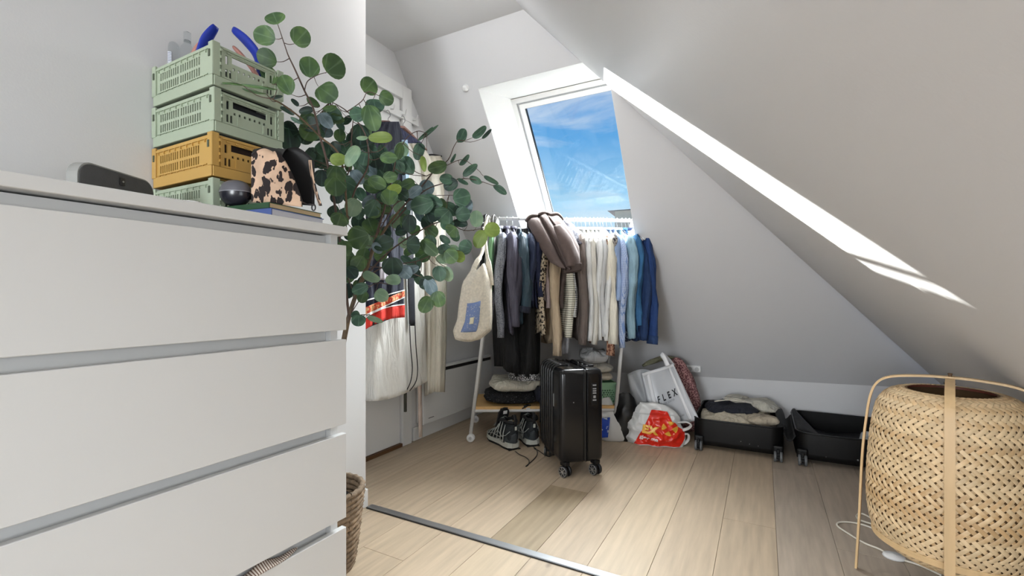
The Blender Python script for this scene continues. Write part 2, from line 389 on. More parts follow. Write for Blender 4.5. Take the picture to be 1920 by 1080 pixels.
# window reveal and window
GP = lambda X, z: Vector((X, (5.317 - z) / 1.35, z))          # glass plane
def quad_slab(pts, off):
    bm = bmesh.new(); slab(bm, pts, Vector(off)); return bm
zt, zb = 2.01, 1.20
bm = bmesh.new()
_b = Vector((0, 1.35, 1)).normalized() * 0.002; _d = Vector((0, .596, -.804))
L_, R_ = WL + .002, WR - .002
slab(bm, [sp(L_, WT) + _b, sp(L_, WB) + _b, GP(L_, zb), GP(L_, zt)], Vector((-0.06, 0, 0)))
slab(bm, [sp(R_, hipY(R_) + .01) + _b * 3, sp(R_, WB) + _b, GP(R_, zb), GP(R_, zt)], Vector((0.06, 0, 0)))
slab(bm, [sp(WL - .06, WT) + _b + _d * .002, sp(WR + .06, WT) + _b + _d * .002, GP(WR + .06, zt), GP(WL - .06, zt)], _d * -.05)
slab(bm, [sp(WL - .06, WB) + _b - _d * .002, sp(WR + .06, WB) + _b - _d * .002, GP(WR + .06, zb), GP(WL - .06, zb)], _d * .05)
struct('window_1_reveal', bm, M['white']).name = 'trim_1'
bm = bmesh.new()
Lz = (Vector(GP(0, zt)) - Vector(GP(0, zb))).length
up_ = (GP(0, zt) - GP(0, zb)).normalized(); out_ = Vector((0, 1.35, 1)).normalized()
def wbar(bm, x0, x1, s0, s1, d0, d1):
    B = GP(0, zb); c = []
    for d in (d0, d1):
        for s in (s0, s1):
            for x in (x0, x1):
                p = B + up_ * s + out_ * d; c.append(bm.verts.new((x, p.y, p.z)))
    for q in ((0, 2, 3, 1), (4, 5, 7, 6), (0, 1, 5, 4), (2, 6, 7, 3), (0, 4, 6, 2), (1, 3, 7, 5)): bm.faces.new([c[i] for i in q])
def wframe(x0, x1, s0, s1, w_, d0, d1):
    bm = bmesh.new(); wbar(bm, x0, x0 + w_, s0, s1, d0, d1); wbar(bm, x1 - w_, x1, s0, s1, d0, d1); wbar(bm, x0 + w_, x1 - w_, s0, s0 + w_, d0, d1); wbar(bm, x0 + w_, x1 - w_, s1 - w_, s1, d0, d1); return bm
win = struct('window_1', wframe(WL, WR, 0, Lz, 0.028, -0.012, 0.03), M['white'])
obj('outer_frame', wframe(WL + .030, WR - .030, .030, Lz - .030, 0.012, 0.004, 0.03), mat('window_frame_grey', (196, 198, 202), 0.4), win)
obj('sash', wframe(WL + .044, WR - .044, .044, Lz - .04, 0.028, -0.006, 0.03), M['white'], win)
obj('gasket', wframe(WL + .072, WR - .072, .072, Lz - .066, 0.005, 0.004, 0.02), M['black'], win)
gl = bpy.data.materials.new('window_glass'); gl.use_nodes = True; t = gl.node_tree; t.nodes.remove(t.nodes['Principled BSDF'])
tr = t.nodes.new('ShaderNodeBsdfTransparent'); tr.inputs[0].default_value = (.97, .985, .98, 1); go = t.nodes.new('ShaderNodeBsdfGlossy'); go.inputs['Roughness'].default_value = 0.02
fr = t.nodes.new('ShaderNodeFresnel'); fr.inputs[0].default_value = 1.3; ms = t.nodes.new('ShaderNodeMixShader')
t.links.new(fr.outputs[0], ms.inputs[0]); t.links.new(tr.outputs[0], ms.inputs[1]); t.links.new(go.outputs[0], ms.inputs[2]); t.links.new(ms.outputs[0], t.nodes['Material Output'].inputs[0])
bm = bmesh.new(); wbar(bm, WL + .074, WR - .074, .074, Lz - .068, 0.010, 0.014); obj('glass_pane', bm, gl, win)
# frames of the two added, unseen fill windows (behind the camera)
bm = bmesh.new()
for lo, hi in (((-1.05, REAR - .07, .7), (-1.0, REAR - .02, 1.8)), ((-.1, REAR - .07, .7), (-.05, REAR - .02, 1.8)), ((-1.0, REAR - .07, .7), (-.1, REAR - .02, .75)), ((-1.0, REAR - .07, 1.75), (-.1, REAR - .02, 1.8)), ((-.57, REAR - .07, .75), (-.53, REAR - .02, 1.75))): add_box(bm, lo, hi)
struct('added_window_rear', bm, M['white'])
bm = bmesh.new()
for (xa, xb, ya, yb) in ((SX0, SX1, SY0, SY0 + .04), (SX0, SX1, SY1 - .04, SY1), (SX0, SX0 + .03, SY0 + .04, SY1 - .04), (SX1 - .03, SX1, SY0 + .04, SY1 - .04)):
    slab(bm, [rp(xa, ya), rp(xb, ya), rp(xb, yb), rp(xa, yb)], Vector((.03, 0, .03)))
struct('added_window_side', bm, M['white'])
# door in the recess
dr = struct('door_1', box((XF - .01, 1.36, 0.02), (XF + .006, 1.955, 1.91), 0.002), M['white'])
obj('threshold', box((XF + .0, 1.36, 0.0), (XF + .02, 1.96, 0.018)), mat('door_threshold', (96, 66, 40), 0.5), dr)
bm = bmesh.new(); add_box(bm, (XF, 1.96, 0), (XF + .022, 2.035, 1.99), 0.003); add_box(bm, (XF, 1.345, 1.915), (XF + .022, 1.96, 1.99), 0.003)
struct('trim_2', bm, M['white'])
bm = bmesh.new(); add_box(bm, (XF, 2.035, 0), (XF + .03, 2.06, 1.0), 0.003)
# ---------------------------------------------------------------- things fixed to the room
hb = thing('panel_heater', 'flat white electric panel heater mounted low on the recessed wall', 'heater', (XF, 2.45, 0.09))
obj('front_panel', box((0.045, -0.36, 0.0), (0.06, 0.40, 0.285), 0.004), M['white'], hb)
obj('housing', box((0.004, -0.355, 0.005), (0.045, 0.395, 0.315), 0.003), M['white'], hb)
obj('air_grille', box((0.012, -0.35, 0.286), (0.056, 0.39, 0.305), 0.002), mat('grille_dark', (40, 36, 34), 0.5), hb)
obj('upper_panel', box((0.02, -0.36, 0.306), (0.06, 0.40, 0.318), 0.002), M['white'], hb)
lt = text_mesh('NORTEK', 0.012, fn=lambda x, y: Vector((0.0606, -0.29 + x, 0.03 + y)))
for v in lt.verts: pass
lt.free()
bm = box((0.0601, -0.315, 0.028), (0.0604, -0.265, 0.033)); obj('maker_mark', bm, mat('grey_print', (120, 120, 122), 0.5), hb)
o = thing('smoke_detector', 'small round white sensor on the sloped wall left of the window', 'sensor', sp(-1.40, 2.07))
q = Vector((0, -1.35, -1)).to_track_quat('Z', 'Y').to_matrix().to_4x4()
bm = lathe([(0.0, 0), (0.017, 0), (0.018, 0.006), (0.015, 0.016), (0.006, 0.02), (0.0, 0.02)], 20, cap=False)
bmesh.ops.transform(bm, matrix=q, verts=bm.verts); obj('sensor_dome', bm, M['white'], o, True)
bm = lathe([(0.0, 0), (0.02, 0), (0.02, 0.003), (0.0, 0.003)], 20, cap=False); bmesh.ops.transform(bm, matrix=q, verts=bm.verts); obj('mounting_ring', bm, M['rack'], o)
sk = atx(1300, 690, 0); pz = None
u = (1301 - 960) / F_PX; Zs = (4.738 - EYE) / ((FY + u * RY) * 1.35 - (691 - HOR) / F_PX)
so = at(1301, 691, Zs)
o = thing('wall_socket', 'white double wall socket low on the slope behind the shopping bags', 'socket', so)
bm = box((-0.045, -0.03, -0.02), (0.045, 0.0, 0.022), 0.004); obj('socket_body', bm, M['white'], o)
bm = bmesh.new()
for x in (-.022, .022): add_lathe(bm, [(0.014, -0.0305), (0.014, -0.031), (0.012, -0.0315)], 16, 'Y', (x, 0, 0.0))
obj('socket_insert', bm, mat('socket_grey', (190, 190, 188), 0.5), o)
cl_ = thing('added_fill_lamp', 'added round fill lamp under the ceiling, out of view', 'lamp', (-1.10, 1.50, CEIL))  # glowing fill added out of view to brighten the far end
obj('base_ring', lathe([(.0, -.012), (.105, -.012), (.105, 0), (.0, 0)], 32, cap=False), M['white'], cl_)
em = bpy.data.materials.new('fill_lamp_glow'); em.use_nodes = True; em.node_tree.nodes['Principled BSDF'].inputs['Emission Color'].default_value = (1, .98, .96, 1); em.node_tree.nodes['Principled BSDF'].inputs['Emission Strength'].default_value = 23
obj('diffuser', lathe([(.0, -.05), (.06, -.046), (.09, -.03), (.098, -.012)], 32, cap=False), em, cl_, True)
# neighbouring house seen through the window
nb = thing('neighbour_building', 'beige house with dark tiled roof seen through the window corner', 'house', (-6.3, 24.8, 0))
bw = mat('render_beige', (214, 194, 176), 0.8, var=0.06, vscale=2); br_ = mat('dark_roof', (84, 84, 96), 0.7, var=0.15, vscale=10)
u0, u1 = at(1153, 400, 25), at(1215, 400, 25)
dx = (u1 - u0).length
nb.location = (u0.x, u0.y, 0); nb.rotation_euler = (0, 0, YAW - 0.42)
obj('wall', box((0, 0, -8), (dx, 5, 5.40)), bw, nb)
bm = bmesh.new(); zt_ = 5.40
v = [bm.verts.new(p) for p in ((-.35, -.3, zt_), (dx + .3, -.3, zt_), (dx + .3, 5.3, zt_), (-.35, 5.3, zt_), (.9, 2, zt_ + .26), (dx - .3, 2, zt_ + .26))]
for q_ in ((0, 1, 5, 4), (1, 2, 5), (2, 3, 4, 5), (3, 0, 4), (0, 3, 2, 1)): bm.faces.new([v[i] for i in q_])
obj('roof', bm, br_, nb)
obj('drainpipe', box((dx * .52, -.1, -8), (dx * .6, 0, 5.2)), br_, nb)
obj('window', box((dx * .75, -.04, 2.8), (dx * .95, .05, 4.5)), br_, nb)
# ================================================================ DRESSER
DX, DY0, DY1 = -0.909, 0.018, 0.818
d = thing('dresser', 'large white four-drawer dresser against the left wall in the foreground', 'dresser', (-1.14, 0.418, 0))
def D(lo, hi, **k):
    return box((lo[0] + 1.14, lo[1] - .418, lo[2]), (hi[0] + 1.14, hi[1] - .418, hi[2]), **k)
obj('top', D((-1.366, DY0 - .002, .9785), (DX + .002, DY1 + .003, 1.0), bevel=.0012, seg=1), M['dresser'], d)
for y0, y1 in ((DY0 + .004, DY0 + .024), (DY1 - .034, DY1 - .014)):
    obj('side_panel', D((-1.362, y0, 0), (DX - .016, y1, .9785)), M['dresser'], d)
obj('back_panel', D((-1.365, DY0 + .024, .03), (-1.361, DY1 - .034, .9785)), M['dresser'], d)
obj('plinth', D((-1.3, DY0 + .024, 0), (DX - .02, DY1 - .034, .045)), M['dresser'], d)
for k in range(4):
    zt1 = .9785 - .0245 - k * .2325; zb1 = zt1 - .209
    dw = obj('drawer', D((DX - .016, DY0, zb1), (DX, DY1, zt1), bevel=.001, seg=1), M['dresser'], d)
    bm = bmesh.new()                      # the recessed grip board behind the gap above each front
    add_box(bm, (DX - .036 + 1.14, DY0 + .024 - .418, zb1 + .01), (DX - .0165 + 1.14, DY1 - .034 - .418, zt1 - .012))
    add_box(bm, (DX - .040 + 1.14, DY0 + .0245 - .418, zt1 - .012), (DX - .034 + 1.14, DY1 - .0345 - .418, zt1 + .0215))
    obj('drawer_box', bm, M['dresser'], dw)
stripe = pattern(mat('striped_cotton', (214, 205, 194), 0.8), 'Y', (110, 84, 70), 60, 0.35, 0.6)
zg = .9785 - .0245 - 3 * .2325 + .001
def peek(u, v):
    y = .50 + u * .19; k = math.sin(u * PI) ** .6
    return Vector((DX - .014 + v * .02 * k, y, zg + .0035 + .013 * k * (1 - v) * (.6 + .4 * math.sin(u * 14)) ))
tag(obj('striped_garment', grid(peek, 24, 5, .0025), stripe, None, True), 'striped garment edge poking out above the lowest visible dresser drawer', 'garment')
# ================================================================ FOLDING CRATES
def crate_mats(rgb): return mat('crate_plastic', rgb, 0.38, spec=0.4)
M['mint'] = crate_mats((170, 182, 160)); M['mustard'] = crate_mats((196, 156, 84))
CL, CW, CH = .266, .17, .101
def crate_parts(t, m):
    # long sides: two rows of slots in two groups; short sides: hand hole, a row of squares, side slots
    def long_holes():
        h = []
        for g in (0, 1):
            for i in range(9):
                x = .030 + g * .094 + i * .0100
                for z0, z1 in ((.034, .053), (.060, .079)): h.append((round(x, 4), z0, round(x + .0058, 4), z1))
        return h
    for s in (0, 1):
        fr = Matrix.Translation((0, 0 if s == 0 else CW - .004, 0))
        p = obj('side', holed(CL, CH - .004, .004, long_holes(), fr), m, t)
        bm = bmesh.new(); y0, y1 = (-.003, 0) if s == 0 else (CW, CW + .003)
        add_box(bm, (0.012, y0, .0875), (CL - .012, y1, .0925)); add_box(bm, (0, y0, 0), (CL, y1, .026), .001, seg=1)
        add_box(bm, (0.020, y0, .0285), (CL - .020, y1 - .001, .0305))
        for i in range(8): add_box(bm, (.03 + i * .0285, y0, .026), (.0325 + i * .0285, y1, .0285))
        for i in range(9): add_box(bm, (.024 + i * .0265, y0, .081), (.0262 + i * .0265, y1, .0875))
        obj('rim', bm, m, p)
    hs = [(.042, .066, .128, .082)]
    for i in range(7): hs.append((.044 + i * .0125, .051, .049 + i * .0125, .057))
    for x in (.027, .138): hs.append((x, .060, x + .006, .080))
    for x in (.027, .036, .130, .139): hs.append((x, .030, x + .005, .048))
    for s in (0, 1):
        fr = Matrix.Translation((CL if s == 0 else .004, 0, 0)) @ Matrix.Rotation(PI / 2, 4, 'Z')
        p = obj('end', holed(CW, CH - .004, .004, hs, fr), m, t)
        bm = bmesh.new(); x0, x1 = (CL, CL + .003) if s == 0 else (-.003, 0)
        add_box(bm, (x0, 0, 0), (x1, CW, .024), .001, seg=1); add_box(bm, (x0, .018, .0905), (x1, CW - .018, .0935))
        add_box(bm, (x0, .018, .0245), (x1, CW - .018, .0265)); add_box(bm, (x0, .052, .028), (x1 - .001, .0545, .049)); add_box(bm, (x0, .117, .028), (x1 - .001, .1195, .049))
        for i in range(6): add_box(bm, (x0, .03 + i * .021, .0845), (x1, .04 + i * .021, .0875))
        add_box(bm, (x0, .0165, .024), (x1, .019, .093)); add_box(bm, (x0, CW - .019, .024), (x1, CW - .0165, .093))
        obj('rim', bm, m, p)
    for x in (0, CL):
        for y in (0, CW):
            sx, sy = (-1 if x == 0 else 1), (-1 if y == 0 else 1); bm = bmesh.new()
            add_box(bm, (min(x - sx * .014, x + sx * .004), min(y - sy * .001, y + sy * .0045), .024), (max(x - sx * .014, x + sx * .004), max(y - sy * .001, y + sy * .0045), CH), .001, seg=1)
            add_box(bm, (min(x - sx * .001, x + sx * .0045), min(y - sy * .013, y + sy * .004), .024), (max(x - sx * .001, x + sx * .0045), max(y - sy * .013, y + sy * .004), CH), .001, seg=1)
            for z in (.034, .05, .066, .082): add_box(bm, (x + sx * .004, y - sy * .016 if sy > 0 else y + .012, z), (x + sx * .007, y - sy * .012 if sy > 0 else y + .016, z + .006))
            cp = obj('corner_post', bm, m, t)
            bm = bmesh.new(); add_box(bm, (x - sx * .012 if sx > 0 else x + .006, y + sy * .0045, .066), (x - sx * .006 if sx > 0 else x + .012, y + sy * .0065, .082)) if sy > 0 else add_box(bm, (x - .011 if sx > 0 else x + .005, y - .0065, .066), (x - .005 if sx > 0 else x + .011, y - .0045, .082))
            obj('latch', bm, M['crate_dark'], cp)
    obj('bottom', holed(CL, CW, .003, [(.02 + i * .024, .02, .036 + i * .024, .15) for i in range(10)], Matrix(((1, 0, 0, 0), (0, 0, 1, 0), (0, 1, 0, 0.001), (0, 0, 0, 1)))), m, t)
M['crate_dark'] = mat('crate_recess', (84, 92, 76), 0.6)
c0 = (-1.3795, .612)
labs = [('mint green crate at the bottom of the stack, standing on the dresser', 'mint'), ('mustard yellow folding crate, third from the top of the stack', 'mustard'),
        ('mint green folding crate directly on top of the mustard one', 'mint'), ('topmost mint green crate of the stack, holding blue and pink things', 'mint')]
first = {}
for k, (lb, mk) in enumerate(labs):
    z = 1.0002 + k * .1045
    if mk not in first:
        t = thing('folding_crate', lb, 'crate', (c0[0], c0[1], z), 0, 'folding crates stacked on the dresser'); crate_parts(t, M[mk]); first[mk] = t
    else:
        t = copy_tree(first[mk]); t.location = (c0[0], c0[1], z); t['label'] = lb
    t.rotation_euler = (0, 0, (0, -.012, .008, -.004)[k]); t.location.x += (0, .002, .001, .002)[k] + .003
for k, (lb, rgb) in enumerate((('dark folded things filling the bottom mint crate', (46, 48, 50)), ('dark brown things filling the mustard crate', (48, 32, 26)), ('dark grey things filling the second mint crate from the top', (40, 42, 46)), ('low grey things lying in the topmost mint crate', (58, 60, 62)))):
    hgt = .086 if k < 3 else .052; bm = box((.008, .008, .004), (CL - .008, CW - .008, hgt), .012, 3)
    for v in bm.verts: v.co.z += .004 * noise.noise(v.co * 30 + Vector((k, 0, 0))) if v.co.z > .03 else 0
    o = obj('crate_contents', bm, mat('crate_contents', rgb, .9, var=.3, vscale=30), None, True); o.location = first['mint'].location; o.location = (c0[0] + .004, c0[1], 1.0002 + k * .1045); tag(o, lb, 'contents')
ztop = 1.0002 + 3 * .1045
# contents of the top crate
M['blue'] = mat('cobalt_rubber', (8, 44, 158), 0.35, spec=0.5); M['pinkb'] = mat('dusty_pink', (176, 124, 112), 0.6)
def blade(name, pts, wid, th, m, lab, cat):
    pts = smooth_path(pts, 6); bm = bmesh.new(); n = len(pts)
    # flattened bar with rounded end
    rad = [wid * (.45 + .55 * min(1, 3.2 * (1 - i / (n - 1)) + .05) ** .5) for i in range(n)]
    rings = add_tube(bm, pts, rad, 12, True, th / wid)
    o = obj(name, bm, m, None, True); tag(o, lab, cat); return o
def Cx(px, py, Z=1.13): return at(px, py, Z)
blade('blue_slipper', [Cx(356, 152, 1.17), Cx(374, 112, 1.16), Cx(386, 76, 1.16), Cx(405, 49, 1.16)], .0145, .007, M['blue'], 'short cobalt blue curved piece rising left out of the top crate', 'slipper')
blade('blue_slipper', [Cx(490, 146, 1.24), Cx(483, 106, 1.24), Cx(463, 78, 1.24), Cx(437, 55, 1.24)], .014, .007, M['blue'], 'longer cobalt blue curved piece leaning left from the right of the top crate', 'slipper')
blade('pink_slipper', [Cx(486, 150, 1.22), Cx(470, 125, 1.22), Cx(452, 103, 1.22), Cx(438, 88, 1.22)], .009, .006, M['pinkb'], 'dusty pink rounded piece behind the rim of the top crate', 'slipper')
blade('pink_band', [Cx(352, 128, 1.17), Cx(366, 92, 1.17), Cx(384, 78, 1.17), Cx(398, 100, 1.17)], .007, .004, M['pinkb'], 'pinkish band beside the short blue curved piece in the top crate', 'band')
gm = mat('clear_plastic', (240, 244, 246), 0.08, trans=0.9, spec=0.5); gm.node_tree.nodes['Principled BSDF'].inputs['IOR'].default_value = 1.2
def bottle(px, ytop, rad, hh, lab, Z):
    p = at(px, 200, Z); z0 = ztop + .02; H = (EYE + (HOR - ytop) / F_PX * Z) - z0
    t = thing('clear_bottle', lab, 'bottle', (p.x, p.y, z0), 0, 'clear bottles in the top crate')
    obj('bottle_body', lathe([(.001, 0), (rad, 0), (rad, H * .74), (rad * .9, H * .8), (rad * .45, H * .86), (rad * .42, H * .9), (.001, H * .9)], 24, cap=False), gm, t, True)
    obj('cap', lathe([(rad * .5, H * .87), (rad * .5, H), (rad * .3, H * 1.01)], 20), gm, t, True)
    return t, H
t1, H1 = bottle(322, 56, .020, .1, 'clear plastic bottle with printed label and blue stripe, leftmost in the top crate', 1.245)
lm = pattern(pattern(mat('label_print', (226, 230, 236), 0.4), 'Z', (120, 124, 150), 75, 0.25, 0.45), 'noise', (226, 230, 236), 40, .45, .5)
bm = bmesh.new(); nn = 12; a0 = -2.5
for i in range(nn):
    q0, q1 = a0 + i * .17, a0 + (i + 1) * .17; r_ = .0206
    bm.faces.new([bm.verts.new(p) for p in ((r_ * math.cos(q0), r_ * math.sin(q0), H1 * .25), (r_ * math.cos(q1), r_ * math.sin(q1), H1 * .25), (r_ * math.cos(q1), r_ * math.sin(q1), H1 * .68), (r_ * math.cos(q0), r_ * math.sin(q0), H1 * .68))])
bmesh.ops.remove_doubles(bm, verts=bm.verts, dist=1e-6); obj('label', bm, lm, t1)
obj('blue_stripe', box((-.0005, -.0218, H1 * .35), (.0035, -.0206, H1 * .66)), mat('blue_print', (60, 150, 205), 0.4), t1)
bottle(351, 62, .018, .1, 'clear plastic bottle without label behind the printed one', 1.265)
# grey speaker box at the left on the dresser top
p = at(222, 331, 1.0); ang = math.atan2(.62, .4)
sp_o = thing('grey_case', 'flat dark grey case with rounded top corners standing on the dresser', 'case')
A_, B_ = at(146, 331, .86), at(289, 331, 1.04)
dirv = Vector((B_.x - A_.x, B_.y - A_.y, 0)); Wd = dirv.length; sp_o.location = (A_.x, A_.y, 1.0005); sp_o.rotation_euler = (0, 0, math.atan2(dirv.y, dirv.x))
def rounded(Wd, H, r_, ins=0.0):
    pts = [(ins, 0), (Wd - ins, 0)]
    for k in range(9): a = k / 8 * PI / 2; pts.append((Wd - ins - r_ + r_ * math.cos(a), H - ins - r_ + r_ * math.sin(a)))
    for k in range(9): a = PI / 2 + k / 8 * PI / 2; pts.append((ins + r_ + r_ * math.cos(a), H - ins - r_ + r_ * math.sin(a)))
    return pts
def prism_y(pts, y0, y1):
    bm = bmesh.new(); a = [bm.verts.new((x, y0, z)) for x, z in pts]; b = [bm.verts.new((x, y1, z)) for x, z in pts]
    bm.faces.new(a); bm.faces.new(b[::-1]); n = len(a)
    for i in range(n): bm.faces.new((a[i], a[(i + 1) % n], b[(i + 1) % n], b[i]))
    return bm
HH = .083
obj('shell', prism_y(rounded(Wd, HH, .028), .001, .022), mat('case_edge', (150, 150, 146), 0.5), sp_o)
obj('front_cloth', prism_y(rounded(Wd, HH, .026, .003), -.001, .002), mat('grey_felt', (84, 84, 84), 0.85, var=.08, vscale=60, bump=.4, bscale=600), sp_o)
bm = box((Wd * .52 - .006, -.004, HH * .66), (Wd * .52 + .007, -.001, HH * .86), .002); tg = obj('tab', bm, mat('dark_leather', (46, 44, 43), 0.5), sp_o)
obj('stud', lathe([(.002, -.0052), (.002, -.004)], 12, 'Y', (Wd * .52, 0, HH * .76)), M['metal'], tg)
# white lid
p = at(358, 370, 1.0)
lo = thing('white_jar_lid', 'low white round tin in front of the bottom crate', 'tin', (at(358, 395, .985).x, at(358, 395, .985).y, 1.0003))
obj('tin_body', lathe([(.0, 0), (.019, 0), (.0195, .003), (.0195, .016), (.0, .016)], 28, cap=False), M['white'], lo)
obj('lid', lathe([(.0, .0165), (.0202, .0165), (.0205, .018), (.0205, .027), (.019, .0285), (.0, .0285)], 28, cap=False), M['white'], lo)
# dark clam-shell case
pc = Vector((-1.066, .636, 0))
cl = thing('sunglasses_case', 'glossy dark grey clamshell case resting on the green book', 'case', (pc.x, pc.y, 1.0335), 0.35)
def shell_half(sgn, m, name):
    bm = bmesh.new(); prof = []
    for i in range(9):
        a = i / 8 * PI / 2; prof.append((max(.0005, .036 * math.cos(a) ** .75), sgn * (.0005 + (.027 if sgn > 0 else .03) * math.sin(a))))
    add_lathe(bm, prof, 32, cap=False)
    for v in bm.verts: v.co.x *= 1.0; v.co.y *= .7; v.co.z = v.co.z * 1.02 + .033
    return obj(name, bm, m, cl, True)
shell_half(1, mat('smoke_top', (92, 92, 98), 0.32), 'lid'); shell_half(-1, mat('smoke_base', (34, 34, 42), 0.25), 'base')
bm = bmesh.new(); add_lathe(bm, [(.0362, .0322), (.0372, .0325), (.0372, .0338), (.0362, .034)], 32, cap=False)
for v in bm.verts: v.co.y *= .7
obj('seam_ring', bm, mat('seam_grey', (140, 140, 146), 0.4), cl)
# books: lie on the dresser top, spines towards the room
def book(name, c, L, Wd, th, rot, z, cover, lab, pages=(226, 214, 190)):
    t = thing(name, lab, 'book', (c[0], c[1], z), rot, 'books on the dresser')
    bm = bmesh.new(); add_box(bm, (0, 0, 0), (L, Wd, .0015)); add_box(bm, (0, 0, th - .0015), (L, Wd, th)); add_box(bm, (0, -.0004, .0015), (L, .002, th - .0015))
    obj('cover', bm, mat(name + '_cover', cover, 0.45), t)
    obj('pages', box((.003, .002, .0015), (L - .0015, Wd - .003, th - .0015)), pattern(mat(name + '_pages', pages, 0.8), 'Z', tuple(int(v * .86) for v in pages), 300, .3, .6), t)
    return t
book('green_book', (-1.120, .618), .178, .150, .0125, .10, 1.0208, (38, 74, 46), 'book with dark green spine and cream pages, uppermost under the leopard pouch', (218, 192, 152))
book('blue_book', (-1.098, .618), .160, .155, .017, .13, 1.0036, (72, 92, 150), 'book with blue spine and white pages beneath the green one', (220, 220, 228))
for nm, w_ in (('paper_sheet', .0028),): tag(obj(nm, box((-1.08, .64, 1.0002), (-.925, .80, 1.003)), mat('paper', (220, 216, 208), .8)), 'thin pale magazine flat under the books on the dresser', 'magazine')
# leopard print pouch, open at the right
leo = pattern(mat('leopard_cloth', (204, 172, 146), 0.8, var=.2, vscale=22), 'spots', (30, 18, 18), 46, 0.45, 0.49, stretch=(1.25, 1.25, .8))
lp0, lp1 = at(470, 371, 1.075), at(590, 382, 1.16)
pz = 1.0335
def P2(px, py, Z): return at(px, py, Z)
pg = thing('leopard_pouch', 'leopard print toiletry pouch standing open on the cream book', 'pouch', (0, 0, 0))
def front(u, v):                                # front wall: arched top that falls away to the right
    px = 472 + u * 94 + (0 if v > .5 else 0); top = 279 + 18 * abs(u - .25) ** 1.6 * 6; bot = 379 + 9 * u
    if u > .45: top = 279 + 5 + ((u - .45) / .55) ** 1.7 * 92
    py = bot + (top - bot) * v
    Z = 1.035 + .02 * u - .012 * math.sin(PI * min(1, u * 1.1)) * math.sin(PI * v)
    return at(px, py, Z)
obj('front_panel', grid(front, 26, 14, .002), leo, pg, True)
def backp(u, v):
    px = 478 + u * 112; top = 281 if u < .5 else 281 + (u - .5) * 46 + 14 * math.sin((u - .5) * 2 * PI) * -1; bot = 378 + 8 * u
    return at(px, bot + (top - bot) * v, 1.10 + .01 * u + .008 * math.sin(3 * u))
obj('back_panel', grid(backp, 20, 12, .002), mat('black_lining', (16, 15, 17), .6), pg, True)
def sidep(u, v):
    a = front(0, v); b = backp(0, v); return a.lerp(b, u) + Vector((-.006, 0, 0)) * math.sin(PI * u)
obj('side_gusset', grid(sidep, 6, 12, .0015), leo, pg, True)
def topp(u, v):
    a = front(u * .6, 1); b = backp(u * .55, 1); return a.lerp(b, v) + Vector((0, 0, .004 * math.sin(PI * v)))
obj('top_gusset', grid(topp, 14, 5, .0015), mat('black_trim', (22, 20, 22), .6), pg, True)
def flap(u, v):
    px = 586 + 12 * v ** 2 + u * 4 - 8 * (1 - v); py = 300 + v * 86
    return at(px, py, 1.09 - .045 * u)
obj('side_flap', grid(flap, 6, 12, .0025), leo, pg, True)
bm = tube(smooth_path([front(.02, .98)] + [front(i / 12, 1) for i in range(1, 13)] + [front(1, .4), front(1.0, .05)], 3), .0016, 6)
obj('piping', bm, mat('piping_black', (24, 20, 20), .6), pg, True)
bm = bmesh.new(); cc = at(588, 389, 1.03)
pts = [cc + Vector((.004 * math.cos(a) * RX, .004 * math.cos(a) * RY, .0068 * math.sin(a))) for a in [2 * PI * k / 14 for k in range(15)]]
add_tube(bm, pts, .0016, 6, False); add_tube(bm, [at(566, 378, 1.045), at(575, 383, 1.035), cc + Vector((0, 0, .007))], .0015, 6); obj('zip_pull', bm, mat('dark_metal', (50, 48, 50), .35, metal=.8), pg, True)
# ================================================================ PLANT IN BASKET
pc = Vector((-1.178, .973, 0))
bk = thing('wicker_basket', 'brown woven rope basket on the floor beside the dresser', 'basket', pc)
rope = mat('seagrass', (132, 112, 90), .8, var=.35, vscale=60, bump=.6, bscale=300)
object_random(rope, .22)
for k in range(15):
    z = .009 + k * .0165; r_ = .082 + .030 * (k / 14) ** .8; bm = bmesh.new(); pts = []
    for i in range(49):
        a = 2 * PI * i / 48; rr = r_ + .0022 * math.sin(a * 22 + k * PI); pts.append((rr * math.cos(a), rr * math.sin(a), z + .0015 * math.sin(a * 22 + k)))
    add_tube(bm, pts, .0092, 6, False); obj('rope_coil', bm, rope, bk, True)
obj('basket_floor', lathe([(0, .003), (.08, .003), (.08, .007), (0, .007)], 24, cap=False), rope, bk)
pt = thing('nursery_pot', 'dark pot hidden inside the wicker basket under the plant', 'pot', pc + Vector((0, 0, .008)))
obj('pot_wall', lathe([(.0, 0), (.062, 0), (.078, .2), (.074, .2), (.06, .006), (.0, .006)], 28, cap=False), mat('pot_dark', (30, 29, 28), .6), pt, True)
obj('soil', lathe([(0, .10), (.066, .10), (.066, .17), (0, .175)], 24, cap=False), mat('soil', (44, 34, 26), .95, bump=1, bscale=150), pt)
plant = thing('eucalyptus_plant', 'tall branching plant with round grey-green leaves beside the dresser', 'plant', pc + Vector((0, 0, .18)))
bark = mat('bark', (104, 86, 66), .8, var=.25, vscale=60); twigm = mat('twig', (84, 66, 58), .7, var=.2, vscale=80)
O = plant.location
def branch(pts, r0, r1, m, k=5):
    P_ = [(pc + Vector((0, 0, .17))) if q == 'root' else at(*q) for q in pts]
    P_ = smooth_path(P_, k); n = len(P_)
    bm = tube([p - O for p in P_], [r0 + (r1 - r0) * i / (n - 1) for i in range(n)], 7); obj('branch', bm, m, plant, True)
    return P_
nodes = []
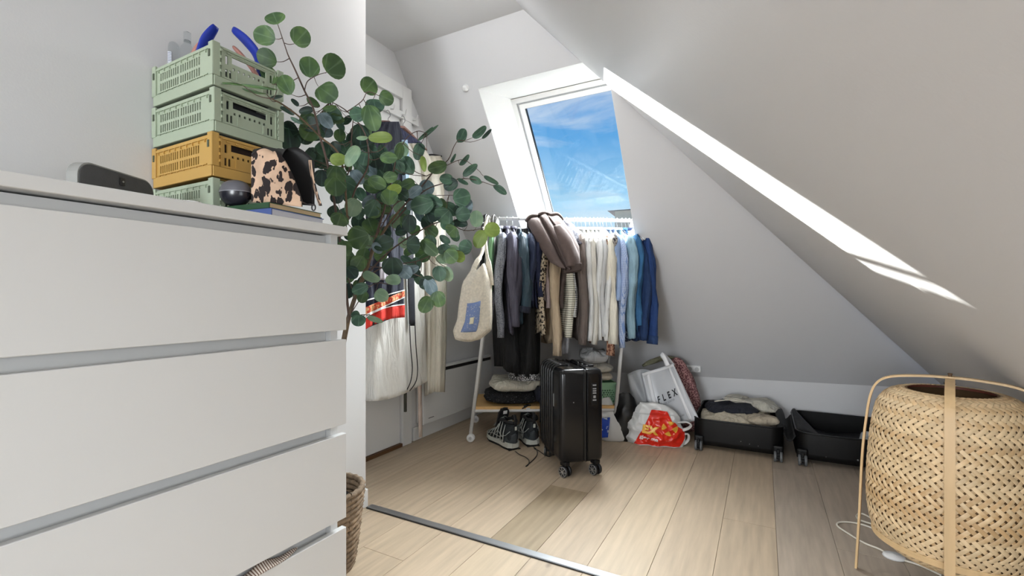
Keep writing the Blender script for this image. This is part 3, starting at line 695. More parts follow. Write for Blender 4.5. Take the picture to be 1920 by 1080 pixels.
for pts, r0, r1, m in [
    (['root', (624, 760, 1.43), (642, 650, 1.42), (655, 590, 1.41), (676, 530, 1.41), (700, 470, 1.42), (722, 430, 1.43), (748, 396, 1.44)], .0085, .0035, bark),
    (['root', (630, 745, 1.40), (650, 620, 1.39), (666, 560, 1.38), (690, 500, 1.38), (706, 440, 1.38)], .0065, .003, bark),
    ([(690, 492, 1.40), (706, 440, 1.39), (724, 380, 1.38), (736, 330, 1.37), (742, 300, 1.37)], .004, .0018, twigm),
    ([(651, 418, 1.34), (664, 360, 1.31), (690, 310, 1.30), (684, 250, 1.30), (652, 210, 1.30), (620, 190, 1.30)], .003, .0012, twigm),
    ([(655, 600, 1.36), (640, 470, 1.30), (619, 330, 1.27), (600, 255, 1.24), (588, 205, 1.22), (571, 170, 1.21), (553, 130, 1.20), (541, 105, 1.20), (535, 88, 1.20), (521, 46, 1.20)], .004, .0010, twigm),
    ([(652, 420, 1.32), (640, 300, 1.27), (600, 256, 1.22), (565, 222, 1.17), (530, 196, 1.12), (508, 185, 1.09)], .0032, .0016, bark),
    ([(650, 210, 1.28), (678, 190, 1.27), (690, 172, 1.27), (711, 180, 1.27)], .0014, .0009, twigm),
    ([(655, 320, 1.33), (660, 250, 1.32), (664, 205, 1.3)], .002, .001, twigm),
    ([(571, 170, 1.21), (577, 152, 1.22), (597, 140, 1.23), (612, 136, 1.23)], .0014, .0009, twigm),
    ([(748, 396, 1.44), (790, 350, 1.50), (815, 320, 1.53), (840, 300, 1.55), (851, 275, 1.56), (859, 262, 1.56)], .003, .0010, twigm),
    ([(735, 420, 1.43), (790, 362, 1.48), (830, 344, 1.52), (870, 335, 1.55), (905, 341, 1.57), (948, 358, 1.59)], .0024, .0009, twigm),
    ([(800, 330, 1.5), (842, 308, 1.53), (870, 300, 1.54), (900, 322, 1.56)], .0014, .0009, twigm),
    ([(708, 440, 1.42), (730, 400, 1.43), (748, 378, 1.44), (790, 368, 1.48), (850, 366, 1.52)], .002, .001, twigm),
    ([(676, 530, 1.41), (720, 480, 1.42), (775, 440, 1.45), (830, 415, 1.50), (870, 432, 1.53), (905, 428, 1.55)], .003, .001, twigm),
    ([(676, 530, 1.40), (720, 500, 1.41), (780, 490, 1.44), (830, 470, 1.48), (862, 470, 1.5)], .0022, .001, twigm),
    ([(690, 500, 1.40), (750, 505, 1.41), (800, 525, 1.44), (815, 545, 1.45)], .0018, .001, twigm),
    ([(660, 585, 1.39), (690, 540, 1.37), (712, 530, 1.36)], .0014, .001, twigm),
    ([(656, 595, 1.39), (680, 590, 1.37), (705, 592, 1.36)], .0014, .001, twigm),
    ([(652, 605, 1.38), (664, 560, 1.35), (645, 500, 1.32), (628, 440, 1.3)], .0022, .001, twigm),
    ([(742, 300, 1.37), (760, 262, 1.38), (782, 246, 1.40), (800, 250, 1.41)], .0016, .0009, twigm)]:
    nodes += branch(pts, r0, r1, m)
def leafmat(name, a, b, vein):
    m = mat(name, a, .5, spec=.35); t = m.node_tree; bs = t.nodes['Principled BSDF']
    tcn = t.nodes.new('ShaderNodeTexCoord'); no = t.nodes.new('ShaderNodeTexNoise'); no.inputs['Scale'].default_value = 1.6; no.inputs['Detail'].default_value = 2
    oi = t.nodes.new('ShaderNodeObjectInfo'); ad = t.nodes.new('ShaderNodeVectorMath'); mu = t.nodes.new('ShaderNodeVectorMath'); mu.operation = 'SCALE'; mu.inputs[0].default_value = (50, 30, 10)
    t.links.new(oi.outputs['Random'], mu.inputs['Scale']); t.links.new(tcn.outputs['Object'], ad.inputs[0]); t.links.new(mu.outputs[0], ad.inputs[1]); t.links.new(ad.outputs[0], no.inputs['Vector'])
    mr = t.nodes.new('ShaderNodeMapRange'); mr.inputs[1].default_value = .4; mr.inputs[2].default_value = .62; t.links.new(no.outputs[0], mr.inputs[0])
    mxc = t.nodes.new('ShaderNodeMixRGB'); t.links.new(mr.outputs[0], mxc.inputs[0]); mxc.inputs[1].default_value = (*lin(a), 1); mxc.inputs[2].default_value = (*lin(b), 1)
    # veins: angular wave around the leaf base
    sx = t.nodes.new('ShaderNodeSeparateXYZ'); t.links.new(tcn.outputs['Object'], sx.inputs[0])
    ab = t.nodes.new('ShaderNodeMath'); ab.operation = 'ABSOLUTE'; t.links.new(sx.outputs['X'], ab.inputs[0])
    a2 = t.nodes.new('ShaderNodeMath'); a2.operation = 'ARCTAN2'; t.links.new(ab.outputs[0], a2.inputs[0])
    ay = t.nodes.new('ShaderNodeMath'); ay.inputs[1].default_value = .12; t.links.new(sx.outputs['Y'], ay.inputs[0]); t.links.new(ay.outputs[0], a2.inputs[1])
    m9 = t.nodes.new('ShaderNodeMath'); m9.operation = 'MULTIPLY'; m9.inputs[1].default_value = 11; t.links.new(a2.outputs[0], m9.inputs[0])
    cs = t.nodes.new('ShaderNodeMath'); cs.operation = 'COSINE'; t.links.new(m9.outputs[0], cs.inputs[0])
    vr = t.nodes.new('ShaderNodeMapRange'); vr.inputs[1].default_value = .82; vr.inputs[2].default_value = 1; vr.inputs[4].default_value = .32; t.links.new(cs.outputs[0], vr.inputs[0])
    mv = t.nodes.new('ShaderNodeMixRGB'); t.links.new(vr.outputs[0], mv.inputs[0]); t.links.new(mxc.outputs[0], mv.inputs[1]); mv.inputs[2].default_value = (*lin(vein), 1)
    t.links.new(mv.outputs[0], bs.inputs['Base Color']); object_random(m, .2)
    # thin leaf lets a little light through
    bs.inputs['Subsurface Weight'].default_value = 0.0
    return m
LM = {'g': leafmat('leaf_green', (62, 88, 56), (84, 112, 64), (122, 146, 116)), 'd': leafmat('leaf_dark', (30, 48, 44), (42, 66, 50), (86, 112, 104)),
      't': leafmat('leaf_teal', (56, 84, 70), (74, 106, 84), (120, 146, 132)), 'p': leafmat('leaf_pale', (116, 144, 118), (136, 160, 130), (152, 174, 150)),
      'y': leafmat('leaf_lime', (110, 132, 58), (128, 150, 72), (148, 164, 96)), 'b': leafmat('leaf_blue', (92, 112, 118), (120, 138, 146), (160, 174, 184))}
def leaf_mesh(key, m, bend):
    prof = [(0, 0), (.14, .17), (.30, .37), (.36, .62), (.29, .85), (.13, .985)]
    bm = bmesh.new(); c = [bm.verts.new((0, y, .0)) for y in (0, .06, .15, .28, .43, .58, .73, .86, .95, 1.0)]
    cc = [v.co for v in c]
    for s in (-1, 1):
        wv = [c[0]] + [bm.verts.new((s * x * 1.28, y, bend * x + .05 * math.sin(y * 5 + s))) for x, y in ((.15, .045), (.26, .13), (.335, .26), (.365, .42), (.36, .58), (.315, .74), (.235, .875), (.125, .965))] + [c[9]]
        for i in range(9):
            vs = [c[i], c[i + 1], wv[i + 1], wv[i]]; vs = list(dict.fromkeys(vs)); bm.faces.new(vs if s > 0 else vs[::-1])
    for v in bm.verts: v.co.z -= .10 * (v.co.y - .5) ** 2
    me = bpy.data.meshes.new(key); bm.normal_update(); bm.to_mesh(me); bm.free(); me.shade_smooth(); me.materials.append(m); return me
LMESH = {k: [leaf_mesh('leaf', m, b) for b in (.12, .25)] for k, m in LM.items()}
stem_bm = bmesh.new()
from mathutils import kdtree
kd = kdtree.KDTree(len(nodes))
for i, p in enumerate(nodes): kd.insert(p, i)
kd.balance()
CAMP = Vector((0, 0, EYE))
nleaf = 0
def leaf(bx, by, tx, ty, wd, kind, Z, rr, stem=True):
    global nleaf
    b, t = at(bx, by, Z), at(tx, ty, Z + rr.uniform(-.012, .012))
    v = CAMP - b; v.normalize(); ax = (t - b); L = ax.length; wm = wd / F_PX * Z
    u = (bx - 960) / F_PX; wm /= (1 + .35 * u * u)
    y = ax.normalized(); x = y.cross(v).normalized()
    x = (Matrix.Rotation(rr.uniform(-.35, .35), 3, y) @ x).normalized(); z = x.cross(y)
    me = LMESH[kind][rr.randrange(2)]
    o = bpy.data.objects.new('leaf', me); COL.objects.link(o); o.parent = plant
    sx = wm / .92; mtx = Matrix(((x.x * sx, y.x * L, z.x * L, b.x - O.x), (x.y * sx, y.y * L, z.y * L, b.y - O.y), (x.z * sx, y.z * L, z.z * L, b.z - O.z), (0, 0, 0, 1)))
    o.matrix_local = mtx; nleaf += 1
    if stem:
        co, i, dist = kd.find(b)
        if dist < .16: mid = b.lerp(co, .5) + Vector((0, 0, -.12 * dist)); add_tube(stem_bm, smooth_path([b - O, mid - O, co - O], 3), [.0006, .0008, .0009, .001, .001, .0012, .0012], 4, False)
rr = random.Random(11)
named = [(521,45,511,23,40,'g',1.20),(516,73,474,60,40,'g',1.20),(552,82,576,56,38,'g',1.21),(519,116,480,100,36,'g',1.19),(510,158,498,121,33,'g',1.19),(546,177,528,140,33,'g',1.17),(581,145,580,105,38,'g',1.23),
 (612,135,642,112,50,'g',1.24),(597,162,630,186,44,'g',1.24),(682,172,702,150,36,'g',1.27),(711,178,738,190,28,'g',1.27),(690,196,704,246,36,'g',1.26),(700,185,706,212,36,'t',1.28),(684,212,655,216,28,'t',1.28),
 (600,199,574,184,16,'g',1.25),(588,205,560,210,15,'d',1.22),(632,200,605,206,12,'g',1.26),(560,199,546,185,10,'d',1.2),(552,215,525,200,12,'d',1.15),
 (585,212,578,246,40,'g',1.30),(592,228,570,262,40,'g',1.31),(568,235,600,232,30,'d',1.3),(540,232,546,286,42,'d',1.33),(548,244,530,268,44,'t',1.34),(560,246,528,240,34,'d',1.33),(568,232,544,220,8,'t',1.22),
 (600,212,622,240,24,'b',1.28),(616,206,640,222,24,'t',1.3),(618,218,646,226,20,'g',1.3),(675,232,676,272,34,'d',1.33),(736,258,690,258,22,'y',1.22),(690,258,668,259,8,'p',1.22),(672,274,650,312,24,'p',1.24),
 (618,300,650,298,24,'y',1.25),(630,310,632,348,36,'g',1.26),(628,332,630,368,40,'g',1.25),(686,285,680,310,30,'t',1.31),(712,296,745,296,22,'g',1.29),(700,285,706,315,30,'d',1.34),(690,335,724,350,26,'g',1.32),(718,335,745,330,22,'g',1.33),
 (604,318,603,350,30,'d',1.33),(590,300,570,286,40,'d',1.35),(575,296,605,302,34,'d',1.36),(640,335,668,352,28,'t',1.34),(660,318,680,345,22,'b',1.34),(665,300,690,325,24,'t',1.36),
 (790,268,781,300,22,'t',1.41),(775,326,756,294,28,'t',1.40),(752,268,745,300,18,'g',1.37),(792,292,796,322,12,'y',1.40),(838,308,802,318,24,'g',1.46),(860,267,872,241,19,'t',1.56),(886,258,912,237,15,'t',1.57),(904,260,922,242,7,'d',1.58),
 (783,264,812,238,6,'t',1.42),(793,260,822,234,5,'t',1.42),(800,282,782,266,4,'d',1.4),(845,305,855,288,6,'t',1.54),(862,310,880,290,10,'t',1.54),(868,330,895,308,14,'t',1.55),(903,343,880,332,13,'t',1.56),(907,330,935,345,9,'t',1.57),(925,347,950,364,13,'t',1.58),
 (850,338,824,334,20,'t',1.50),(858,340,832,352,24,'d',1.50),(858,335,878,346,8,'t',1.54),(850,374,882,366,36,'t',1.50),(792,370,830,385,24,'t',1.46),(812,378,770,390,36,'t',1.44),(842,394,820,414,38,'t',1.45),(800,395,826,408,36,'d',1.46),
 (725,362,752,350,22,'y',1.34),(730,385,731,353,32,'g',1.33),(745,358,765,372,24,'d',1.37),(854,404,882,400,28,'t',1.49),(893,426,894,394,26,'p',1.50),(855,426,840,440,30,'g',1.47),(835,412,842,432,26,'t',1.48),
 (768,402,768,436,28,'d',1.42),(762,458,788,460,36,'d',1.40),(885,466,860,460,28,'t',1.50),(908,431,938,431,28,'y',1.52),(908,432,893,465,26,'y',1.52),(835,470,856,490,32,'g',1.46),(850,478,872,486,22,'y',1.47),(828,458,836,476,26,'t',1.47),
 (808,440,802,474,26,'t',1.45),(790,450,820,478,26,'g',1.44),(735,482,737,518,40,'d',1.37),(822,498,826,528,26,'t',1.44),(834,500,844,528,22,'p',1.45),(812,520,788,540,26,'d',1.43),(800,520,815,555,24,'b',1.43),(806,556,790,586,28,'g',1.42),(818,546,826,576,30,'g',1.42),
 (680,512,712,526,20,'p',1.34),(752,526,722,524,22,'p',1.35),(690,535,660,548,22,'t',1.33),(703,548,728,560,26,'p',1.34),(684,545,676,568,22,'g',1.36),(673,590,672,612,28,'t',1.33),(675,590,658,592,18,'t',1.34),(688,594,718,604,11,'p',1.33),
 (690,440,652,452,46,'g',1.30),(640,400,632,424,36,'g',1.28),(668,372,656,406,32,'p',1.32),(700,462,738,450,30,'d',1.34),(696,450,672,430,14,'p',1.33),(700,455,715,475,18,'b',1.34),(680,480,664,508,30,'g',1.35),(706,375,690,408,30,'t',1.35),(715,400,688,395,24,'g',1.36),
 (742,300,755,325,22,'t',1.39),(455,160,402,156,5,'g',1.08),(520,168,450,158,6,'g',1.09),(500,176,452,166,5,'g',1.09),(505,185,530,180,7,'d',1.12),(640,452,652,480,30,'g',1.28),(650,500,668,522,26,'d',1.33),(655,530,652,560,22,'d',1.34),
 (642,520,660,500,18,'t',1.34),(765,370,790,350,20,'b',1.44),(750,500,770,520,26,'b',1.40),(760,510,785,500,18,'b',1.41)]
for bx, by, tx, ty, wd, kd_, Z in named: leaf(bx, by, tx, ty, wd, kd_, Z, rr)
# fuller growth in the heart of the plant
inner = []
tries = 0
while len(inner) < 120 and tries < 5000:
    tries += 1
    x, y = rr.uniform(570, 880), rr.uniform(215, 590)
    # keep to the crown's own outline
    if x < 625 and y > 330: continue
    if x > 800 and (y < 375 or y > 500): continue
    if x > 850 and y > 450: continue
    if x > 700 and y < 275: continue
    if y > 500 and (x > 690 and x < 770): continue
    if y > 480 and x > 700 and rr.random() < .6: continue
    if y > 545 and x > 680: continue
    if x > 755 and y < 340: continue
    if y > 560: continue
    if any((x - a) ** 2 + (y - b) ** 2 < 16 ** 2 for a, b in inner): continue
    inner.append((x, y))
for x, y in inner:
    a = rr.uniform(0, 2 * PI); L = rr.uniform(22, 34); Z = 1.38 + (x - 640) / 1700 + rr.uniform(-.01, .1)
    leaf(x - L / 2 * math.cos(a), y - L / 2 * math.sin(a), x + L / 2 * math.cos(a), y + L / 2 * math.sin(a), rr.uniform(.5, 1.05) * L, rr.choice('gttdddpgtb' if y < 420 else 'gttddpgt'), Z, rr, rr.random() < .8)
obj('twigs', stem_bm, twigm, plant)['kind'] = 'stuff'
# ================================================================ BAMBOO FLOOR LAMP
LCx, LCy = .451, 1.686
lamp = thing('bamboo_lamp', 'woven bamboo lantern floor lamp standing at the right edge', 'lamp', (LCx, LCy, 0))
bam = pattern(mat('bamboo_strip', (224, 198, 158), .5, var=.14, vscale=30), 'noise', (204, 168, 122), 26, .38, .6); object_random(bam, .12)
bam2 = mat('bamboo_frame', (214, 182, 136), .45, var=.08, vscale=40, stretch=(1, 1, .1))
PR = [(.095, .105), (.135, .125), (.166, .160), (.180, .22), (.182, .30), (.179, .37), (.173, .44), (.164, .50), (.155, .530), (.138, .554), (.115, .566), (.098, .569)]
PR = [(z_, r_) for r_, z_ in PR]; PR = smooth_path([Vector((z_, r_, 0)) for z_, r_ in PR], 6)
Pz = [p.x for p in PR]; Prr = [p.y for p in PR]
S = [0.0]
for i in range(1, len(PR)): S.append(S[-1] + math.hypot(Pz[i] - Pz[i - 1], Prr[i] - Prr[i - 1]))
ANG = [0.0]
for i in range(1, len(PR)): ANG.append(ANG[-1] + (S[i] - S[i - 1]) / ((Prr[i] + Prr[i - 1]) / 2) * .98)
shade = obj('shade', tube([(.1705 * math.cos(a), .1705 * math.sin(a), .158 - .0) for a in [2 * PI * k / 64 for k in range(65)]], .001, 4, False), bam2, lamp)
NS = 54
def samp(arr, s):
    s = max(0, min(S[-1], s))
    for i in range(1, len(S)):
        if s <= S[i]: f = (s - S[i - 1]) / (S[i] - S[i - 1] + 1e-12); return arr[i - 1] + (arr[i] - arr[i - 1]) * f
    return arr[-1]
def ribbon_mesh(sgn):
    bm = bmesh.new(); n = 84; prev = None; hw = .0050
    C = []
    for i in range(n + 1):
        s = S[-1] * i / n; z, r_ = samp(Pz, s), samp(Prr, s); a = samp(ANG, s); k = 2 * a / (2 * PI / NS)
        off = .0016 * math.cos(2 * PI * (k - .5) / 4) * sgn
        nz_ = samp(Prr, s - .004) - samp(Prr, s + .004); nr = samp(Pz, s + .004) - samp(Pz, s - .004); l_ = math.hypot(nz_, nr)
        nr, nz_ = nr / l_, nz_ / l_
        th = sgn * a; C.append((Vector(((r_ + off * nr) * math.cos(th), (r_ + off * nr) * math.sin(th), z + off * nz_)), Vector((nr * math.cos(th), nr * math.sin(th), nz_))))
    for i in range(n + 1):
        t = (C[min(i + 1, n)][0] - C[max(i - 1, 0)][0]).normalized(); x = t.cross(C[i][1]).normalized() * hw
        cur = [bm.verts.new(C[i][0] + x - C[i][1] * .0004), bm.verts.new(C[i][0] + x * .8 + C[i][1] * .0003), bm.verts.new(C[i][0] - x * .8 + C[i][1] * .0003), bm.verts.new(C[i][0] - x - C[i][1] * .0004)]
        if prev:
            for q in range(3): bm.faces.new((prev[q], prev[q + 1], cur[q + 1], cur[q]))
        prev = cur
    me = bpy.data.meshes.new('bamboo_strip'); bm.normal_update(); bm.to_mesh(me); bm.free(); me.shade_smooth(); me.materials.append(bam); return me
for sgn in (1, -1):
    me = ribbon_mesh(sgn)
    for k in range(NS):
        o = bpy.data.objects.new('bamboo_strip', me); COL.objects.link(o); o.parent = shade; o.rotation_euler = (0, 0, 2 * PI * k / NS)
def hoop(z, r_, h, th): return lathe([(r_ - th, z), (r_, z), (r_, z + h), (r_ - th, z + h), (r_ - th, z)], 64, cap=False)
obj('bottom_band', hoop(.150, .1712, .016, .004), bam2, lamp); obj('top_ring', hoop(.562, .100, .006, .004), mat('dark_red_brown', (104, 52, 38), .5), lamp)
obj('lining', lathe([(r_ - .008, z_) for z_, r_ in zip(Pz, Prr)], 48, cap=False), mat('weave_gap_shade', (120, 92, 62), .9), lamp, True)  # added dark sheet, its brown paints the shade in the weave gaps
fdir = Vector((.2612, .9653)); adir = math.atan2(fdir.y, fdir.x)
for k in range(2):
    a = adir + k * PI / 2; ux, uy = math.cos(a), math.sin(a)
    P_ = [(.208, 0), (.200, .16), (.193, .34), (.184, .45), (.173, .53), (.155, .572), (.12, .592), (.05, .601), (0, .602)]
    P_ = P_ + [(-r_, z_) for r_, z_ in P_[-2::-1]]
    C = smooth_path([Vector((r_ * ux, r_ * uy, z_ + k * .004)) for r_, z_ in P_], 5); perp = Vector((-uy, ux, 0))
    bm = bmesh.new(); prev = None
    for i, c_ in enumerate(C):
        t = (C[min(i + 1, len(C) - 1)] - C[max(i - 1, 0)]).normalized(); n_ = perp.cross(t).normalized() * .0028; w_ = perp * .0100
        cur = [bm.verts.new(c_ + w_ + n_), bm.verts.new(c_ - w_ + n_), bm.verts.new(c_ - w_ - n_), bm.verts.new(c_ + w_ - n_)]
        if prev:
            for q in range(4): bm.faces.new((prev[q], prev[(q + 1) % 4], cur[(q + 1) % 4], cur[q]))
        else: bm.faces.new(cur)
        prev = cur
    bm.faces.new(prev[::-1]); obj('frame_hoop', bm, bam2, lamp)
bm = bmesh.new(); add_lathe(bm, [(.004, .598), (.004, .614), (.0055, .615), (.0055, .617), (.003, .618)], 12)
obj('centre_bolt', bm, mat('bolt_brown', (96, 70, 44), .5), lamp)
bm = tube([Vector((.012 * math.cos(a) , .012 * math.sin(a) , .588 + .004 * math.sin(a))) for a in [k * .5 for k in range(11)]], .0012, 5); obj('wire_ring', bm, mat('wire_dark', (70, 40, 30), .4), lamp)
cord = M['white']
def fl(px, py, z=.004): return atz(px, py, z)
pts = [Vector((LCx, LCy, .08)), Vector((LCx - .02, LCy - .06, .03)), fl(1720, 1052), fl(1690, 1040)]
cordm = mat('cord_cream', (226, 220, 206), .5)
co = thing('lamp_cord', 'cream electric cord looping on the floor left of the bamboo lamp', 'cord', fl(1640, 1020, 0))
L0 = co.location
pts = [(1765, 1079), (1730, 1062), (1700, 1052), (1676, 1046), (1650, 1030), (1620, 1018), (1590, 1000), (1570, 986), (1575, 979), (1600, 980), (1630, 988), (1655, 1000), (1640, 985), (1612, 975), (1606, 967), (1616, 963), (1640, 975), (1672, 992), (1700, 1000)]
obj('cable', tube([p - L0 for p in smooth_path([fl(a, b) for a, b in pts], 5)], .0032, 6), cordm, co, True)
sw = fl(1676, 1046, 0) - L0
bm = lathe([(.0, 0), (.022, 0), (.024, .004), (.022, .010), (.0, .012)], 24, cap=False)
for v in bm.verts: v.co.x *= 1.25
bmesh.ops.translate(bm, vec=sw, verts=bm.verts); obj('foot_switch', bm, M['white'], co, True)
# ================================================================ CLOTHES RACK
B0, B1 = Vector((-1.36, 2.34, 1.28)), Vector((-.688, 2.793, 1.28))
bdir = (B1 - B0).normalized(); bn = Vector((bdir.y, -bdir.x, 0))      # bn: out of the rack towards the camera
RYAW = math.atan2(bdir.y, bdir.x)
def barx(px):                                   # point of the bar seen at column px
    lo, hi = -.4, 1.2
    for _ in range(40):
        m_ = (lo + hi) / 2; p = B0.lerp(B1, m_); Zc = p.x * FX + p.y * FY; u = (p.x * RX + p.y * RY) / Zc
        if 960 + F_PX * u < px: lo = m_
        else: hi = m_
    return B0.lerp(B1, lo)
rack = thing('clothes_rack', 'white metal clothes rack on castors packed with hanging clothes', 'clothes rack', (-1.46, 2.21, 0))
RO = rack.location
LF, LRr = Vector((-1.461, 2.211, 0)), Vector((-1.657, 2.559, 0)); RF, RRr = Vector((-.748, 2.613, 0)), Vector((-.944, 2.96, 0))
def rod(name, a, b, r_, m=M['rack'], par=rack, bend=None):
    pts = [a, b] if not bend else smooth_path([a] + bend + [b], 6)
    return obj(name, tube([p - RO for p in pts], r_, 10), m, par, True)
TL, TR = B0 + Vector((0, 0, .0)), B1 + Vector((0, 0, 0))
rod('rail', barx(903), B1 + bdir * .004, .0095)
for F_, T_ in ((LF, TL), (RF, TR)): rod('leg', F_ + Vector((0, 0, .05)), T_ + Vector((0, 0, .0)), .0105)
for F_, T_ in ((LRr, TL), (RRr, TR)): rod('leg', F_ + Vector((0, 0, .05)), F_.lerp(T_, .92) + Vector((0, 0, .02)), .0085)
SH = .185
def onleg(F_, T_, z): return F_.lerp(T_, z / 1.28) + Vector((0, 0, 0))
lf, rf = onleg(LF, TL, SH), onleg(RF, TR, SH); lr, rrp = onleg(LRr, TL, SH), onleg(RRr, TR, SH)
for q in (lf, rf, lr, rrp): q.z = SH
rod('shelf_rail', lf + Vector((0, 0, -.012)), rf + Vector((0, 0, -.012)), .0085); rod('shelf_rail', lr + Vector((0, 0, -.012)), rrp + Vector((0, 0, -.012)), .0085)
rod('side_rail', lf, lr, .0075); rod('side_rail', rf, rrp, .0075)
bm = bmesh.new(); slab(bm, [lf - RO + Vector((0, 0, -.004)), rf - RO + Vector((0, 0, -.004)), rrp - RO + Vector((0, 0, -.004)), lr - RO + Vector((0, 0, -.004))], Vector((0, 0, .016)))
obj('shelf', bm, M['bamboo'], rack)
def castor(p, yaw):
    c = p - RO; R_ = Matrix.Translation(c) @ Matrix.Rotation(yaw, 4, 'Z')
    bm = bmesh.new()
    for y0 in (-.013, .004): add_lathe(bm, [(.0, y0), (.020, y0), (.0225, y0 + .002), (.0225, y0 + .007), (.020, y0 + .009), (.0, y0 + .009)], 20, 'Y', (0, 0, .0228), False)
    bmesh.ops.transform(bm, matrix=R_, verts=bm.verts); o = obj('castor', bm, M['white'], rack, True)
    bm = bmesh.new(); add_box(bm, (-.010, -.004, .022), (.010, .004, .048), .002); add_lathe(bm, [(.006, 0), (.006, .06)], 10, 'Z', (0, 0, .0), True)
    for v in bm.verts: v.co.z = max(v.co.z, .02)
    bmesh.ops.transform(bm, matrix=R_, verts=bm.verts); obj('fork', bm, M['rack'], o)
    bm = bmesh.new(); add_lathe(bm, [(.0, -.0135), (.009, -.0135), (.009, -.015), (.0, -.015)], 14, 'Y', (0, 0, .0228), False); bmesh.ops.transform(bm, matrix=R_, verts=bm.verts); obj('hub', bm, mat('castor_grey', (190, 190, 192), .4), o)
for p, a in ((LF, .3), (LRr, .9), (RF, .1), (RRr, .5)): castor(p, a)
# ---- hangers
M['hanger'] = mat('hanger_white', (236, 236, 236), .35); M['hook'] = mat('hook_steel', (150, 150, 152), .3, metal=.9)
def hanger_part(t, hw=.19, m=None):
    m = m or M['hanger']
    pts = [(0, 0, -.055)] + [(0, .004 + .0, -.045), (0, 0, -.02)]
    hk = [Vector((0, .000, -.062)), Vector((0, .0, -.03)), Vector((0, .012, -.012))] + [Vector((0, .0135 * math.cos(a), .0135 * math.sin(a) + .0005)) for a in [0, .6, 1.2, 1.8, 2.4, 3.0, 3.5]]
    obj('hook', tube(hk, .0016, 5), M['hook'], t, True)
    for s in (-1, 1):
        pass
    P_ = [Vector((0, s_ * hw, z_)) for s_, z_ in ((-1, -.135), (-.75, -.112), (-.4, -.083), (-.12, -.066), (0, -.055), (.12, -.066), (.4, -.083), (.75, -.112), (1, -.135))]
    obj('shoulder_bar', tube(P_, [.005, .0065, .0065, .0075, .0095, .0075, .0065, .0065, .005], 6, True, .6), m, t, True)
hang0 = None
def hanger(p, yaw, lab, grp='white hangers on the rack rail'):
    global hang0
    if hang0 is None:
        hang0 = thing('clothes_hanger', lab, 'hanger', p, yaw, grp); hanger_part(hang0); return hang0
    c = copy_tree(hang0); c.location = p; c.rotation_euler = (0, 0, yaw); c['label'] = lab; c['group'] = grp; return c
